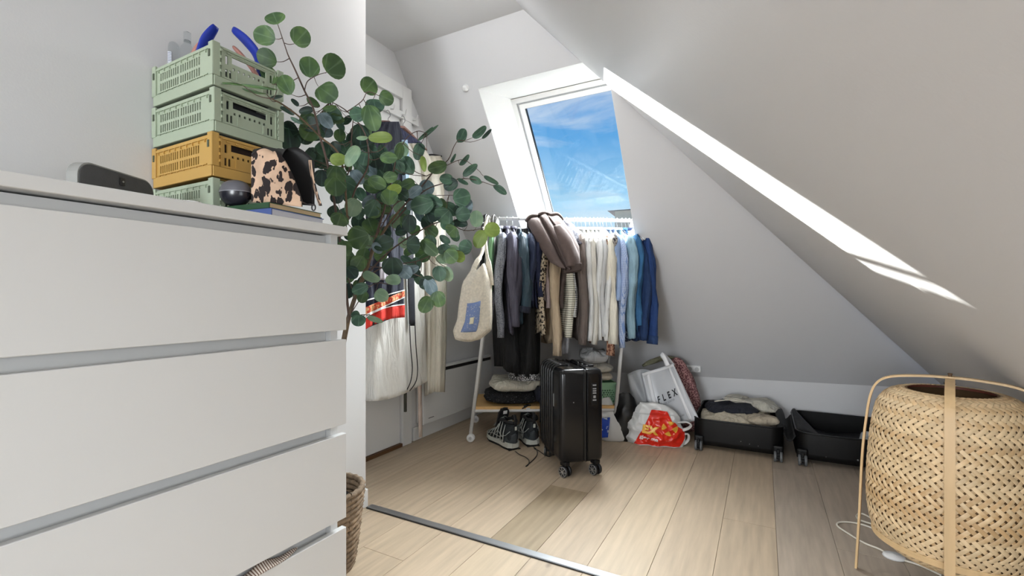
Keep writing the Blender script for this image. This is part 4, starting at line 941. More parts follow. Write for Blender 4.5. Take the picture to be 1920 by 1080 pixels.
def garment(name, lab, cat, px, ln, hw, th, m, slv=None, seed=0, flare=1.0, collar=False, dx=0.0, yaw=0.0, hem=0.0, slvr=.045, drop=.062, grp=None, fold=1.0, neck=.055, m2=None, hgr=True, short=1.0, swing=(0, 0), cuff=None, nolift=False):
    """loft of rings hanging from the rail; local x along the rail, -y towards the room"""
    p = barx(px); rs = random.Random(seed * 7 + int(px)); yw = RYAW + yaw
    if hgr: hanger(p, yw, 'white hanger carrying the ' + ' '.join(lab.split()[:6]) if False else 'white hanger holding the ' + name.replace('_', ' ') + (' ' + hgr if isinstance(hgr, str) else ''))
    t = thing(name, lab, cat, p, yw, grp); n = 28
    rows = []; levels = [-drop, -drop - .012, -drop - .03, -drop - .055, -drop - .09] + [-drop - .09 - (ln - drop - .09) * (i / 11) for i in range(1, 12)]
    ph = rs.uniform(0, 6)
    bm = bmesh.new(); prev = None
    for li, z in enumerate(levels):
        d_ = (-z - drop); f = min(1, max(0, d_ / .09)); g = max(0, (-z - drop - .09) / max(.01, ln - drop - .09))
        w_ = (neck + (hw - neck) * f ** .85) * (1 + (flare - 1) * g) if d_ < .09 else hw * (1 - .10 * math.sin(PI * min(1, g * 1.1))) * (1 + (flare - 1) * g)
        t_ = th * (.55 + .45 * f) * (1 + .5 * (flare - 1) * g)
        amp = fold * .20 * min(1, g * 1.5) + .03
        ring = []
        for k in range(n):
            a = 2 * PI * k / n; fx, fy = math.cos(a), math.sin(a)
            rp_ = 1 + amp * math.sin(5 * a + ph + 2.2 * g) + amp * .6 * math.sin(9 * a - ph * 2 - 1.3 * g)
            x = fx * t_ * rp_ + .010 * math.sin(z * 9 + ph) * g; y = fy * w_ * (1 + amp * .25 * math.sin(7 * a + ph)) 
            zz = z + (.008 * math.sin(3 * a + ph) - hem * fy) * g
            ring.append(bm.verts.new((x + swing[0] * g, y + swing[1] * g, zz)))
        if prev:
            for k in range(n): bm.faces.new((prev[k], prev[(k + 1) % n], ring[(k + 1) % n], ring[k]))
        prev = ring
    inner = [bm.verts.new(v.co * 1.0 + Vector((-v.co.x * .25, -v.co.y * .05, .03))) for v in prev]
    for k in range(n): bm.faces.new((prev[k], prev[(k + 1) % n], inner[(k + 1) % n], inner[k]))
    obj('body', bm, m, t, True)
    if slv:
        for s in (-1, 1):
            L_ = slv * (1 if s < 0 else .95); P_ = []; Rr = []
            for i in range(15):
                q = i / 14; zz = -drop - .055 - L_ * q
                yy = s * (hw - .03 + .035 * math.sin(min(1, q * 4) * PI / 2) + .012 * math.sin(q * 5 + ph)) - (.015 * q if s > 0 else 0)
                xx = dx * math.sin(min(1, q * 1.6) * PI / 2) + .008 * math.sin(q * 7 + ph)
                P_.append(Vector((xx, yy, zz))); Rr.append(slvr * (.62 + .38 * min(1, q * 5)) * (1 - .32 * q) * (1 + .06 * math.sin(q * 17 + ph) + .04 * math.sin(q * 31)))
            bm = bmesh.new(); rg = add_tube(bm, P_, Rr, 14, True)
            for i, ring in enumerate(rg):
                for k, v in enumerate(ring):
                    a = 2 * PI * k / 14; c_ = P_[i]; sc2 = 1 + .13 * math.sin(4 * a + i * .5 + ph) + .07 * math.sin(7 * a - i)
                    v.co = c_ + (v.co - c_) * sc2; v.co.x = c_.x + (v.co.x - c_.x) * .62
            so_ = obj('sleeve', bm, m2 or m, t, True)
            if cuff:
                e = P_[-1]; bm = tube([P_[-2] + Vector((0, 0, .0)), e + Vector((0, 0, -.004))], [Rr[-1] * 1.12, Rr[-1] * 1.08], 14)
                for v in bm.verts: v.co.x = e.x + (v.co.x - e.x) * .66
                obj('cuff', bm, cuff, so_, True)
    if collar:
        bm = bmesh.new(); pr_ = None
        for zc, rx_, ry_ in ((-drop - .012, .020, .062), (-drop + .014, .022, .056), (-drop + .020, .024, .058), (-drop + .004, .030, .066)):
            ring = [bm.verts.new((rx_ * math.cos(a), ry_ * math.sin(a), zc + .008 * math.sin(a))) for a in [2 * PI * k / 20 for k in range(20)]]
            if pr_:
                for k in range(20): bm.faces.new((pr_[k], pr_[(k + 1) % 20], ring[(k + 1) % 20], ring[k]))
            pr_ = ring
        obj('collar', bm, m, t, True)
    return t
def fab(n_, rgb, **k):
    k.setdefault('rough', .85); k.setdefault('var', .10); k.setdefault('vscale', 14); k.setdefault('bump', .5); k.setdefault('bscale', 500); m = mat(n_, rgb, **k)
    t = m.node_tree; bs = t.nodes['Principled BSDF']; tcn = t.nodes.new('ShaderNodeTexCoord'); mp_ = t.nodes.new('ShaderNodeMapping'); mp_.inputs['Scale'].default_value = (16, 16, 3.2)
    t.links.new(tcn.outputs['Object'], mp_.inputs[0]); n2 = t.nodes.new('ShaderNodeTexNoise'); n2.inputs['Scale'].default_value = 1.6; n2.inputs['Detail'].default_value = 4; n2.inputs['Distortion'].default_value = .6
    t.links.new(mp_.outputs[0], n2.inputs['Vector']); bp = t.nodes.new('ShaderNodeBump'); bp.inputs['Strength'].default_value = .9; bp.inputs['Distance'].default_value = .03
    t.links.new(n2.outputs[0], bp.inputs['Height'])
    if bs.inputs['Normal'].links: t.links.new(bs.inputs['Normal'].links[0].from_socket, bp.inputs['Normal'])
    t.links.new(bp.outputs[0], bs.inputs['Normal']); return m
F = dict(
 green=fab('pale_green_knit', (138, 186, 140)), gdenim=pattern(fab('washed_grey_denim', (150, 154, 164), var=.2), 'noise', (90, 94, 106), 220, .4, .5),
 slate=fab('slate_cotton', (88, 86, 102)), slate2=fab('dark_slate_cotton', (66, 64, 78)), teal=fab('dark_teal_satin', (48, 70, 84), rough=.5),
 navy=fab('navy_cotton', (44, 54, 80)), navy2=fab('ink_blue_cotton', (38, 46, 76)), navy3=fab('midnight_cotton', (30, 34, 50)), black=fab('black_jersey', (18, 18, 21)), black2=fab('black_crepe', (14, 14, 15)),
 leop=pattern(fab('leopard_viscose', (196, 180, 156)), 'spots', (36, 30, 28), 58, .42, .47), mauve=fab('mauve_cotton', (164, 148, 148)), tan=fab('tan_wool', (188, 168, 142), var=.07),
 stripe=pattern(fab('striped_knit', (226, 222, 206)), 'Z', (120, 122, 108), 26, .12, .22), gridw=pattern(fab('grid_check_cotton', (216, 216, 214)), 'check', (70, 72, 80), 26, .02, .05),
 brown=fab('brown_wool', (92, 80, 76), var=.12, vscale=40, bscale=300), brownL=fab('taupe_wool', (108, 96, 90)), w1=fab('white_cotton', (222, 222, 220), var=.04), w2=fab('off_white_linen', (212, 208, 198), var=.05), w3=fab('cream_cotton', (226, 220, 204), var=.04), w4=fab('pale_grey_cotton', (196, 196, 196), var=.05),
 rust=pattern(fab('rust_floral', (190, 146, 120)), 'noise', (112, 66, 50), 90, .45, .52), floral=pattern(fab('dark_floral', (172, 166, 160)), 'noise', (52, 50, 56), 80, .47, .52),
 lblue=fab('light_blue_cotton', (150, 172, 208)), ging=pattern(pattern(fab('blue_gingham', (206, 216, 232)), 'Z', (112, 136, 184), 55, .3, .5), 'Y', (120, 146, 194), 55, .12, .3), tdenim=fab('pale_teal_denim', (138, 168, 182), var=.14),
 mdenim=fab('mid_blue_denim', (52, 104, 148), var=.16), ddenim=fab('dark_denim', (28, 54, 96), var=.2), cobalt=fab('cobalt_cotton', (32, 62, 116), var=.12), bandana=pattern(fab('navy_print', (30, 44, 72)), 'noise', (150, 160, 176), 120, .38, .43),
 coat=mat('coat_wool', (94, 80, 76), .9, var=.10, vscale=50, bump=.5, bscale=300), lace=pattern(fab('black_lace', (190, 190, 190)), 'net', (16, 16, 18), 95, .10, .16), sheer=fab('sheer_grey', (180, 180, 186)))
G = garment
G('green_cardigan', 'pale green top hanging behind the crochet tote at the rack end', 'top', 921, .42, .13, .016, F['green'], seed=1, drop=.06, hgr=False)
G('grey_denim_jacket', 'washed grey denim jacket hanging next to the crochet tote', 'jacket', 936, .60, .19, .018, F['gdenim'], slv=.56, seed=2, slvr=.042, dx=-.012, collar=True)
G('slate_shirt', 'slate grey shirt hanging right of the grey denim jacket', 'shirt', 950, .66, .20, .024, F['slate'], slv=.50, seed=3, slvr=.054, dx=.02, collar=True, flare=1.1)
G('charcoal_shirt', 'darker charcoal shirt squeezed behind the slate shirt', 'shirt', 961, .60, .19, .018, F['slate2'], slv=.5, seed=4, slvr=.04, dx=.008, collar=True)
G('teal_blouse', 'dark teal blouse with gathered balloon sleeves', 'blouse', 973, .60, .19, .022, F['teal'], slv=.42, seed=5, slvr=.062, dx=.012, cuff=F['navy3'])
G('navy_blouse', 'navy gathered blouse right of the teal balloon-sleeved one', 'blouse', 988, .52, .18, .018, F['navy'], slv=.36, seed=6, slvr=.040, dx=.0)
G('ink_blue_shirt', 'ink blue shirt just left of the leopard dress', 'shirt', 999, .52, .18, .018, F['navy2'], slv=.34, seed=7, slvr=.036, dx=.008)
G('black_ruffled_dress', 'long black ruffled dress hanging low under the slate shirt', 'dress', 952, .86, .15, .052, F['black'], seed=8, flare=1.35, hgr=False, fold=1.5)
G('black_lace_dress', 'longest black dress with a black and white lace hem', 'dress', 984, .895, .16, .056, F['black2'], seed=9, flare=1.3, hgr=False, fold=1.3)
G('leopard_dress', 'black and cream leopard print dress hanging beside the tan cardigan', 'dress', 1008, .66, .17, .020, F['leop'], slv=.55, seed=10, slvr=.036, dx=.0, swing=(-.02, 0))
G('mauve_top', 'mauve top between the leopard dress and tan cardigan', 'top', 1016, .48, .18, .014, F['mauve'], slv=.40, seed=11, slvr=.026)
G('tan_cardigan', 'tan wool cardigan with a long wide sleeve', 'cardigan', 1028, .72, .20, .024, F['tan'], slv=.66, seed=12, slvr=.052, dx=.006)
G('dark_brown_top', 'dark brown top squeezed under the draped brown coat', 'top', 1042, .50, .18, .016, F['brown'], slv=.4, seed=33, slvr=.03)
G('striped_sweater', 'cream knit top with thin grey stripes under the draped coat', 'top', 1052, .64, .18, .022, F['stripe'], slv=.56, seed=13, slvr=.046, dx=.006)
G('check_shirt', 'white shirt with a thin dark grid check', 'shirt', 1062, .54, .18, .014, F['gridw'], slv=.45, seed=14, slvr=.026)
G('sheer_grey_dress', 'pale sheer grey dress hanging lowest behind the striped top', 'dress', 1056, .78, .12, .026, F['sheer'], seed=15, flare=1.15, hgr=False)
G('taupe_coat', 'taupe wool coat hanging straight right of the striped top', 'coat', 1077, .70, .19, .024, F['brownL'], slv=.60, seed=16, slvr=.046)
wl = [(1090, 'white_shirt', 'first white shirt right of the taupe coat', 'w1', .68, .58), (1098, 'off_white_blouse', 'off-white linen blouse, second pale garment after the taupe coat', 'w2', .70, .60), (1106, 'white_blouse', 'white blouse in the middle of the row of pale garments', 'w1', .66, .58),
      (1113, 'grey_white_shirt', 'pale grey shirt among the white garments', 'w4', .66, .56), (1120, 'white_tunic', 'white tunic beside the cream jacket', 'w1', .66, .58)]
for i, (px, nm, lb, k_, ln, sl) in enumerate(wl): G(nm, lb, 'shirt', px, ln, .185, .016, F[k_], slv=sl, seed=20 + i, slvr=.032, collar=i % 2 == 0)
G('rust_floral_blouse', 'rust floral blouse whose cuff shows below the cream jacket', 'blouse', 1122, .70, .17, .016, F['rust'], slv=.665, seed=26, slvr=.046, hgr=False, dx=.012)
G('cream_jacket', 'cream jacket with the widest pale sleeve', 'jacket', 1126, .66, .19, .024, F['w3'], slv=.60, seed=27, slvr=.054, dx=.008)
G('dark_floral_top', 'dark grey floral top between the cream jacket and light blue shirt', 'top', 1131, .40, .19, .012, F['floral'], slv=.12, seed=28, slvr=.03)
G('light_blue_shirt', 'plain light blue shirt left of the gingham shirt', 'shirt', 1138, .56, .19, .016, F['lblue'], slv=.36, seed=29, slvr=.040, collar=True)
G('gingham_shirt', 'blue and white gingham shirt', 'shirt', 1147, .68, .19, .018, F['ging'], slv=.62, seed=30, slvr=.040, collar=True)
G('pale_denim_shirt', 'pale teal denim shirt with an open cuff', 'shirt', 1157, .64, .19, .020, F['tdenim'], slv=.57, seed=31, slvr=.050, dx=.006, collar=True, yaw=.06)
G('navy_print_blouse', 'navy printed blouse hanging low behind the denim shirts', 'blouse', 1163, .70, .17, .030, F['bandana'], seed=34, hgr=False, flare=1.1)
G('mid_blue_denim_shirt', 'mid blue denim shirt right of the pale one', 'shirt', 1166, .66, .18, .020, F['mdenim'], slv=.50, seed=32, slvr=.046, dx=.012, collar=True, yaw=.10)
G('dark_denim_jacket', 'dark blue denim jacket second from the right end', 'jacket', 1173, .70, .18, .022, F['ddenim'], slv=.58, seed=35, slvr=.044, dx=.016, collar=True, yaw=.16)
G('cobalt_shirt', 'cobalt blue shirt at the far right end of the rail', 'shirt', 1180, .64, .18, .022, F['cobalt'], slv=.60, seed=36, slvr=.050, dx=.018, collar=True, yaw=.26, cuff=F['ddenim'])
for px in (1083, 1186):
    p = barx(px); hanger(p, RYAW, 'bare white hanger between clothes at the rail near x mark' if False else ('empty white hanger beside the draped brown coat' if px < 1100 else 'empty white hanger at the right end of the rail'))
# lace hem as a part of the longest black dress
ld = bpy.data.objects['black_lace_dress']
bm = bmesh.new(); pv = None
for z, s_ in ((-.882, 1.0), (-.900, 1.03), (-.916, 1.05)):
    ring = [bm.verts.new((.088 * s_ * math.cos(a) * (1 + .12 * math.sin(6 * a)), .205 * s_ * math.sin(a), z + .006 * math.sin(3 * a))) for a in [2 * PI * k / 40 for k in range(40)]]
    if pv:
        for k in range(40): bm.faces.new((pv[k], pv[(k + 1) % 40], ring[(k + 1) % 40], ring[k]))
    pv = ring
obj('lace_hem', bm, F['lace'], ld, True)
# ---- brown coat thrown over the rail
dc = thing('draped_coat', 'dark brown wool coat thrown over the rail above the other clothes', 'coat', barx(1030))
DO = dc.location
def limb(pxs, rads, m, name, n=16, flat=.55, par=dc, seed=0):
    P_ = smooth_path([at(*q) for q in pxs], 5); k_ = (len(rads) - 1) / (len(P_) - 1)
    Rr = []
    for i in range(len(P_)):
        f = i * k_; a = int(min(f, len(rads) - 2)); Rr.append(rads[a] + (rads[a + 1] - rads[a]) * (f - a))
    bm = bmesh.new(); rg = add_tube(bm, [p - DO for p in P_], Rr, n, True, flat)
    for i, ring in enumerate(rg):
        c_ = P_[i] - DO
        for k, v in enumerate(ring):
            a = 2 * PI * k / n; v.co = c_ + (v.co - c_) * (1 + .10 * math.sin(3 * a + i * .35 + seed) + .05 * math.sin(7 * a - i * .6))
    return obj(name, bm, m, par, True)
def coat_front(u, v):
    lt = [(988, 408), (1000, 436), (1016, 466), (1032, 490), (1046, 500)]; rt_ = [(1054, 404), (1074, 428), (1086, 458), (1088, 486), (1088, 508)]
    f = v * 4; a = int(min(f, 3)); f -= a
    L_ = [lt[a][i] + (lt[a + 1][i] - lt[a][i]) * f for i in (0, 1)]; R2 = [rt_[a][i] + (rt_[a + 1][i] - rt_[a][i]) * f for i in (0, 1)]
    px = L_[0] + (R2[0] - L_[0]) * u; py = L_[1] + (R2[1] - L_[1]) * u - 3 * math.sin(PI * u) * (1 - v) + 9 * abs(2 * u - 1) ** 4 * (1 - v) - 2 * math.sin(u * 16) * (1 - v)
    crease = sum(.034 * math.exp(-((u - c_) / .035) ** 2) for c_ in (.34 + .06 * v, .56 + .06 * v))
    Z = 2.68 - .27 * v ** .55 - .050 * math.sin(PI * min(1, u)) ** .5 + crease + .004 * math.sin(u * 13 + v * 5)
    return at(px, py, Z) - DO
obj('coat_front', grid(coat_front, 60, 26, .014), F['coat'], dc, True)
def coat_over(u, v):                              # the part lying over the rail and falling behind it
    a = coat_front(u, 0); return a + Vector((-.10 * 0, 0, 0)) + Vector((-.30, .54, 0)).normalized() * (.14 * v) + Vector((0, 0, .012 * math.sin(PI * min(1, v * 2)) - .30 * max(0, v - .35)))
obj('coat_back', grid(coat_over, 24, 12, .012), F['coat'], dc, True)
limb([(1046, 425, 2.46), (1062, 452, 2.42), (1071, 480, 2.40), (1074, 500, 2.395)], [.030, .048, .052, .047], F['coat'], 'sleeve', seed=2, flat=.6)
limb([(1073, 497, 2.40), (1075, 510, 2.395)], [.050, .049], mat('ribbed_cuff', (70, 58, 54), .9, bump=.8, bscale=250), 'cuff', seed=2)
limb([(1050, 412, 2.74), (1068, 425, 2.66), (1082, 448, 2.58), (1089, 459, 2.55)], [.03, .034, .026, .014], fab('coat_lining', (64, 62, 72)), 'lapel', seed=4)
limb([(1078, 455, 2.60), (1082, 475, 2.57), (1084, 490, 2.56)], [.02, .02, .012], fab('coat_belt', (58, 54, 60)), 'belt', seed=5)
# ---- crochet tote, belts and strap at the left end of the rail
ecru = mat('crochet_ecru', (224, 216, 200), .9, var=.12, vscale=90, bump=1.0, bscale=160)
tb = thing('crochet_tote', 'ecru crochet tote bag with a blue granny square hanging on the rack', 'bag', barx(912))
TO = tb.location
wv_ = lambda px, py, Z: at(px, py, Z) - TO
def tote_pt(u, v, side):                        # v 0 rim .. 1 bottom
    lx = [888, 868, 862, 858, 850, 853]; rx = [908, 921, 922, 922, 921, 900]; ys = [500, 530, 565, 600, 620, 636]
    f = v * 5; a = int(min(f, 4)); f -= a
    L_ = lx[a] + (lx[a + 1] - lx[a]) * f; R_ = rx[a] + (rx[a + 1] - rx[a]) * f; Y_ = ys[a] + (ys[a + 1] - ys[a]) * f
    if v > .8: Y_ += 4 * math.sin(PI * u) * (v - .8) * 5
    b = .05 * math.sin(PI * min(1, max(0, u))) ** .6 * math.sin(PI * min(1, .12 + v * .88)) ** .5
    return at(L_ + (R_ - L_) * u, Y_ + 6 * math.sin(u * 5) * (1 - v), 2.33 - side * b * .9 + .004 * math.sin(u * 12 + v * 9)) - TO
for s in (1, -1): obj('bag_side', grid(lambda u, v: tote_pt(u, v, s), 18, 22, .003), ecru, tb, True)
gs = pattern(mat('granny_blue', (124, 144, 190), .9, bump=1.0, bscale=140), 'spots', (214, 210, 204), 95, .16, .24)
obj('granny_square', grid(lambda u, v: tote_pt(.22 + .42 * u - .04 * v + .04, .40 + .42 * v, 1) + Vector((-.001, -.006, 0)), 10, 10, .003), gs, tb, True)
obj('square_centre', grid(lambda u, v: tote_pt(.40 + .12 * u, .56 + .10 * v, 1) + Vector((-.002, -.010, 0)), 6, 6, .003), mat('granny_centre', (228, 222, 196), .9, bump=.8, bscale=160), tb, True)
hp = barx(914)
for (a, b) in (((887, 508), (905, 470)), ((921, 535), (912, 470))):
    st = [at(a[0], a[1], 2.34), at((a[0] * 2 + b[0]) / 3, (a[1] + b[1]) / 2 + 4, 2.34), at(b[0], b[1], 2.40), at(909, 430, 2.55), hp + Vector((0, 0, .012)) , hp + Vector((-.01, .03, -.03))]
    bm = bmesh.new(); add_tube(bm, [p - TO for p in smooth_path(st, 5)], [.016] * 8 + [.010] * 18, 8, True, .4); obj('handle', bm, ecru, tb, True)
bl = thing('studded_belt', 'black belt with silver studs looped over the rail end', 'belt', barx(905))
bo = bl.location
pth = smooth_path([at(905, 470, 2.66), at(905, 440, 2.64), at(906, 415, 2.63), at(909, 403, 2.66), at(911, 412, 2.70), at(909, 450, 2.72), at(903, 500, 2.70)], 5)
obj('strap', tube([p - bo for p in pth], .013, 8, True, .25), mat('black_leather', (28, 28, 34), .35), bl, True)
bm = bmesh.new()
for py in (410, 418, 427, 436): bmesh.ops.create_icosphere(bm, subdivisions=1, radius=.0055, matrix=Matrix.Translation(at(905, py, 2.615) - bo))
obj('stud', bm, M['metal'], bl, True)
bl2 = thing('snake_belt', 'dark patterned belt looped on the rail beside the studded belt', 'belt', barx(924))
bo2 = bl2.location
pth = smooth_path([at(922, 450, 2.64), at(922, 420, 2.62), at(924, 404, 2.66), at(927, 412, 2.70), at(925, 440, 2.71)], 5)
obj('strap', tube([p - bo2 for p in pth], .011, 8, True, .25), pattern(mat('snake_leather', (120, 118, 116), .4), 'spots', (30, 30, 34), 110, .3, .4), bl2, True)
# ================================================================ CLOTHES HANGING BY THE DOOR (hooks on the recessed wall)
XW = -1.66
def sheet(name, par, org, left, right, ys, X0, m, bulge=.05, fold=.012, nf=4, th=.004, nu=22, nv=26, ph=0.0, hemfn=None, side=1):
    def interp(tbl, v):
        f = v * (len(tbl) - 1); a = int(min(f, len(tbl) - 2)); return tbl[a] + (tbl[a + 1] - tbl[a]) * (f - a)
    def fn(u, v):
        L_, R_, Y_ = interp(left, v), interp(right, v), interp(ys, v)
        px = L_ + (R_ - L_) * u; py = Y_ + (hemfn(u) * v if hemfn else 0)
        X = X0 + side * (bulge * math.sin(PI * u) ** .7 * (.5 + .5 * v) + fold * math.sin(nf * 2 * PI * u + ph + v * 1.5) * (.3 + .7 * v))
        return atx(px, py, X) - org
    return obj(name, grid(fn, nu, nv, th), m, par, True)
def hook_wood(lab, px, py, wood):
    p = atx(px, py, XW + .02); t = thing('coat_hanger', lab, 'hanger', p, PI / 2)
    hk = [Vector((0, 0, -.02)), Vector((0, 0, 0)), Vector((.012, 0, .014)), Vector((.012, 0, .03)), Vector((0, 0, .04)), Vector((-.012, 0, .034))]
    obj('hook', tube(smooth_path(hk, 3), .0018, 6), M['hook'], t, True)
    obj('shoulder_bar', tube([Vector((s_ * .19, 0, z_)) for s_, z_ in ((-1, -.085), (-.6, -.06), (-.2, -.03), (0, -.018), (.2, -.03), (.6, -.06), (1, -.085))], [.007, .012, .013, .012, .013, .012, .007], 8, True, .6), wood, t, True)
hook_wood('brown wooden hanger above the navy folk jacket', 728, 222, mat('brown_wood', (108, 74, 62), .5))
hook_wood('pinkish wooden hanger right of the brown wooden one', 756, 232, mat('rosy_wood', (150, 112, 104), .5))
hr = thing('hook_rail', 'white hook rail on the wall behind the garments by the door', 'hook rail', atx(745, 212, XF + .02))
obj('rail_board', box((-.01, -.10, -.02), (.008, .17, .02), .003), M['white'], hr)
for y in (-.06, .03, .12): obj('coat_hook', tube([Vector((.006, y, .0)), Vector((.03, y, -.006)), Vector((.036, y, .012)), Vector((.04, y, .022))], .004, 6), M['white'], hr, True)
cv = fab('garment_bag_white', (228, 226, 220), var=.03, bump=.8, bscale=25)
g1 = thing('garment_bag', 'long white garment bag with a dark zip hanging by the door', 'garment bag', atx(740, 240, XW))
o1 = g1.location
sheet('bag_front', g1, o1, [700, 672, 668, 665, 662, 662, 668], [742, 792, 797, 798, 800, 802, 806], [238, 300, 400, 500, 600, 680, 722], XW + .03, cv, .10, .012, 3, nu=30, nv=34, hemfn=lambda u: 30 - 40 * u + 14 * math.sin(u * PI), ph=1)
sheet('bag_back', g1, o1, [700, 672, 668, 665, 662, 662, 668], [742, 792, 797, 798, 800, 802, 806], [238, 300, 400, 500, 600, 680, 722], XW - .03, cv, .0, .006, 3, hemfn=lambda u: 30 - 40 * u + 14 * math.sin(u * PI), ph=1)
zp = mat('zip_charcoal', (50, 52, 60), .5, var=.2, vscale=60)
sheet('zip_band', g1, o1, [762, 763, 765, 768], [774, 775, 777, 779], [380, 450, 530, 611], XW + .115, zp, .004, .0015, 2, nu=5, nv=20)
for dx_ in (0, 10):
    pts = smooth_path([atx(768 + dx_, 608, XW + .13), atx(770 + dx_, 650, XW + .135), atx(773 + dx_, 690, XW + .135), atx(770 + dx_, 715, XW + .13), atx(762 + dx_ * .6, 733, XW + .115)], 5)
    obj('zip_line', tube([p - o1 for p in pts], .0026, 6), M['black'], g1, True)
p = atx(760, 736, XW + .115); zc = bmesh.new(); add_box(zc, Vector((-.006, -.006, -.095)) + p - o1, Vector((.006, .006, 0)) + p - o1, .002); add_box(zc, Vector((-.008, -.004, -.03)) + p - o1, Vector((.008, .004, -.01)) + p - o1, .002); obj('zip_clip', zc, mat('gun_metal', (84, 84, 76), .35, metal=.7), g1)
g2 = thing('cream_coat', 'long cream coat hanging right of the white garment bag', 'coat', atx(790, 300, XW))
o2 = g2.location; crm = fab('cream_wool', (226, 220, 206), var=.04)
for X0_, s_ in ((XW + .03, 1), (XW - .06, -1)):
    sheet('coat_front' if s_ > 0 else 'coat_back', g2, o2, [765, 785, 790, 792, 795, 795, 796], [790, 822, 830, 834, 834, 832, 826], [268, 320, 400, 500, 600, 680, 735], X0_, crm, .05 if s_ > 0 else .0, .010, 3, hemfn=lambda u: 8 - 14 * u, ph=2)
sheet('sleeve', g2, o2, [806, 812, 815, 816, 814], [822, 834, 838, 838, 834], [330, 400, 500, 620, 735], XW + .075, crm, .03, .004, 2, nu=10, nv=20)
sheet('belt', g2, o2, [783, 784, 785, 786], [790, 791, 792, 792], [690, 740, 790, 820], XW + .05, fab('belt_pink_beige', (214, 196, 184)), .004, .001, 1, nu=4, nv=12)
g3 = thing('navy_folk_jacket', 'navy jacket with gold braid and a red hem hanging over the garment bag', 'jacket', atx(735, 232, XW))
o3 = g3.location
sheet('body', g3, o3, [712, 680, 672, 672, 675, 680], [748, 757, 757, 756, 757, 758], [228, 262, 350, 450, 540, 590], XW + .15, F['navy3'], .04, .010, 4, hemfn=lambda u: 28 - 30 * u, ph=.5, nu=26)
sheet('shoulder', g3, o3, [705, 712, 735], [742, 765, 792], [232, 250, 268], XW + .10, fab('jacket_navy', (50, 54, 84)), .02, .003, 2, nu=14, nv=8)
red = fab('red_wool', (206, 48, 34), var=.05)
def band(nm, la, ra, m, X, th=.002, dy=None):
    def fn(u, v):
        py = la[0] + (ra[0] - la[0]) * u + (la[1] + (ra[1] - la[1]) * u) * v + (dy(u) if dy else 0)
        return atx(672 + (759 - 672) * u, py, X + .04 * math.sin(PI * u) ** .7 + .010 * math.sin(8 * PI * u + 2)) - o3
    return obj(nm, grid(fn, 26, 4, th), m, g3, True)
band('red_hem', (606, 20), (571, 24), red, XW + .158, dy=lambda u: -8 * math.sin(PI * u))
band('gold_braid', (582, 14), (545, 11), pattern(fab('gold_braid', (222, 170, 120)), 'noise', (200, 70, 46), 70, .45, .55), XW + .159)
band('white_edge', (566, 2.4), (543, 2.2), M['white'], XW + .160); band('white_edge', (596, 2.4), (556, 2.2), M['white'], XW + .160); band('white_edge', (603, 2.2), (570, 2.0), M['white'], XW + .161, dy=lambda u: -8 * math.sin(PI * u))
sheet('inner_sleeve', g3, o3, [712, 712, 713], [728, 728, 728], [480, 505, 525], XW + .195, fab('grey_lilac', (176, 170, 178)), .006, .002, 2, nu=8, nv=8)
g4 = thing('light_blue_scarf', 'light blue scarf hanging between the folk jacket and cream coat', 'scarf', atx(760, 268, XW))
sheet('scarf_cloth', g4, g4.location, [752, 752, 754], [764, 768, 766], [262, 300, 345], XW + .15, fab('baby_blue', (164, 190, 214)), .02, .004, 2, nu=8, nv=10)
g5 = thing('cream_tote', 'cream tote bag with a dark square print hanging right of the plant', 'bag', atx(805, 292, XF + .05))
sheet('bag_panel', g5, g5.location, [796, 780, 780, 782], [826, 834, 834, 832], [292, 310, 345, 385], XF + .07, fab('tote_cream', (222, 214, 198)), .03, .003, 2, nu=12, nv=12)
sheet('print', g5, g5.location, [784, 784, 785], [812, 812, 812], [304, 322, 341], XF + .105, pattern(mat('tote_print', (210, 206, 196), .8), 'X', (50, 48, 50), 60, .3, .5), .012, .001, 1, nu=8, nv=6, th=.001)
obj('handle', tube([q - g5.location for q in smooth_path([atx(790, 300, XF + .06), atx(806, 290, XF + .04), atx(828, 293, XF + .06)], 5)], .005, 6), mat('tote_dark_strap', (52, 50, 52), .7), g5, True)
# ================================================================ FOLDED THINGS ON THE RACK SHELF
def pile(name, lab, cat, c, L, W, H, m, yaw=0, seed=0, sag=.25, n=18, droop=0.0, grp=None, par=None):
    """soft folded heap: a rounded slab with creases"""
    t = bmesh.new(); rs = random.Random(seed); ph = rs.uniform(0, 6)
    rings = []
    N_, K = 26, 9
    for j in range(K + 1):
        b = -PI / 2 + PI * j / K; cz = math.sin(b); cr_ = max(.02, math.cos(b) ** .45); ring = []
        for i in range(N_):
            a = 2 * PI * i / N_; ex = abs(math.cos(a)) ** .6 * (1 if math.cos(a) > 0 else -1); ey = abs(math.sin(a)) ** .6 * (1 if math.sin(a) > 0 else -1)
            nz_ = noise.noise(Vector((ex * 1.8 + seed, ey * 1.8, cz * 1.5))) * sag
            x = ex * L / 2 * cr_ * (1 + nz_ * .4); y = ey * W / 2 * cr_ * (1 + nz_ * .3)
            z = H / 2 + cz * H / 2 * (1 + nz_ * (1 if cz > 0 else 0) * 1.4) + (.12 * H * math.sin(x * 60 + ph) * (cz > 0) * .4)
            z -= droop * max(0, (abs(ex) - .55)) * (1 if True else 0)
            ring.append(t.verts.new((x, y, max(z, .0005) if not droop else z)))
        rings.append(ring)
    for a_, b_ in zip(rings, rings[1:]):
        for i in range(N_): t.faces.new((a_[i], a_[(i + 1) % N_], b_[(i + 1) % N_], b_[i]))
    t.faces.new(rings[0][::-1]); t.faces.new(rings[-1])
    o = obj(name, t, m, par, True); o.location = c; o.rotation_euler = (0, 0, yaw)
    if not par: tag(o, lab, cat, grp)
    return o
SZ = SH + .0125
e1 = bdir; mid = (lf + lr) / 2
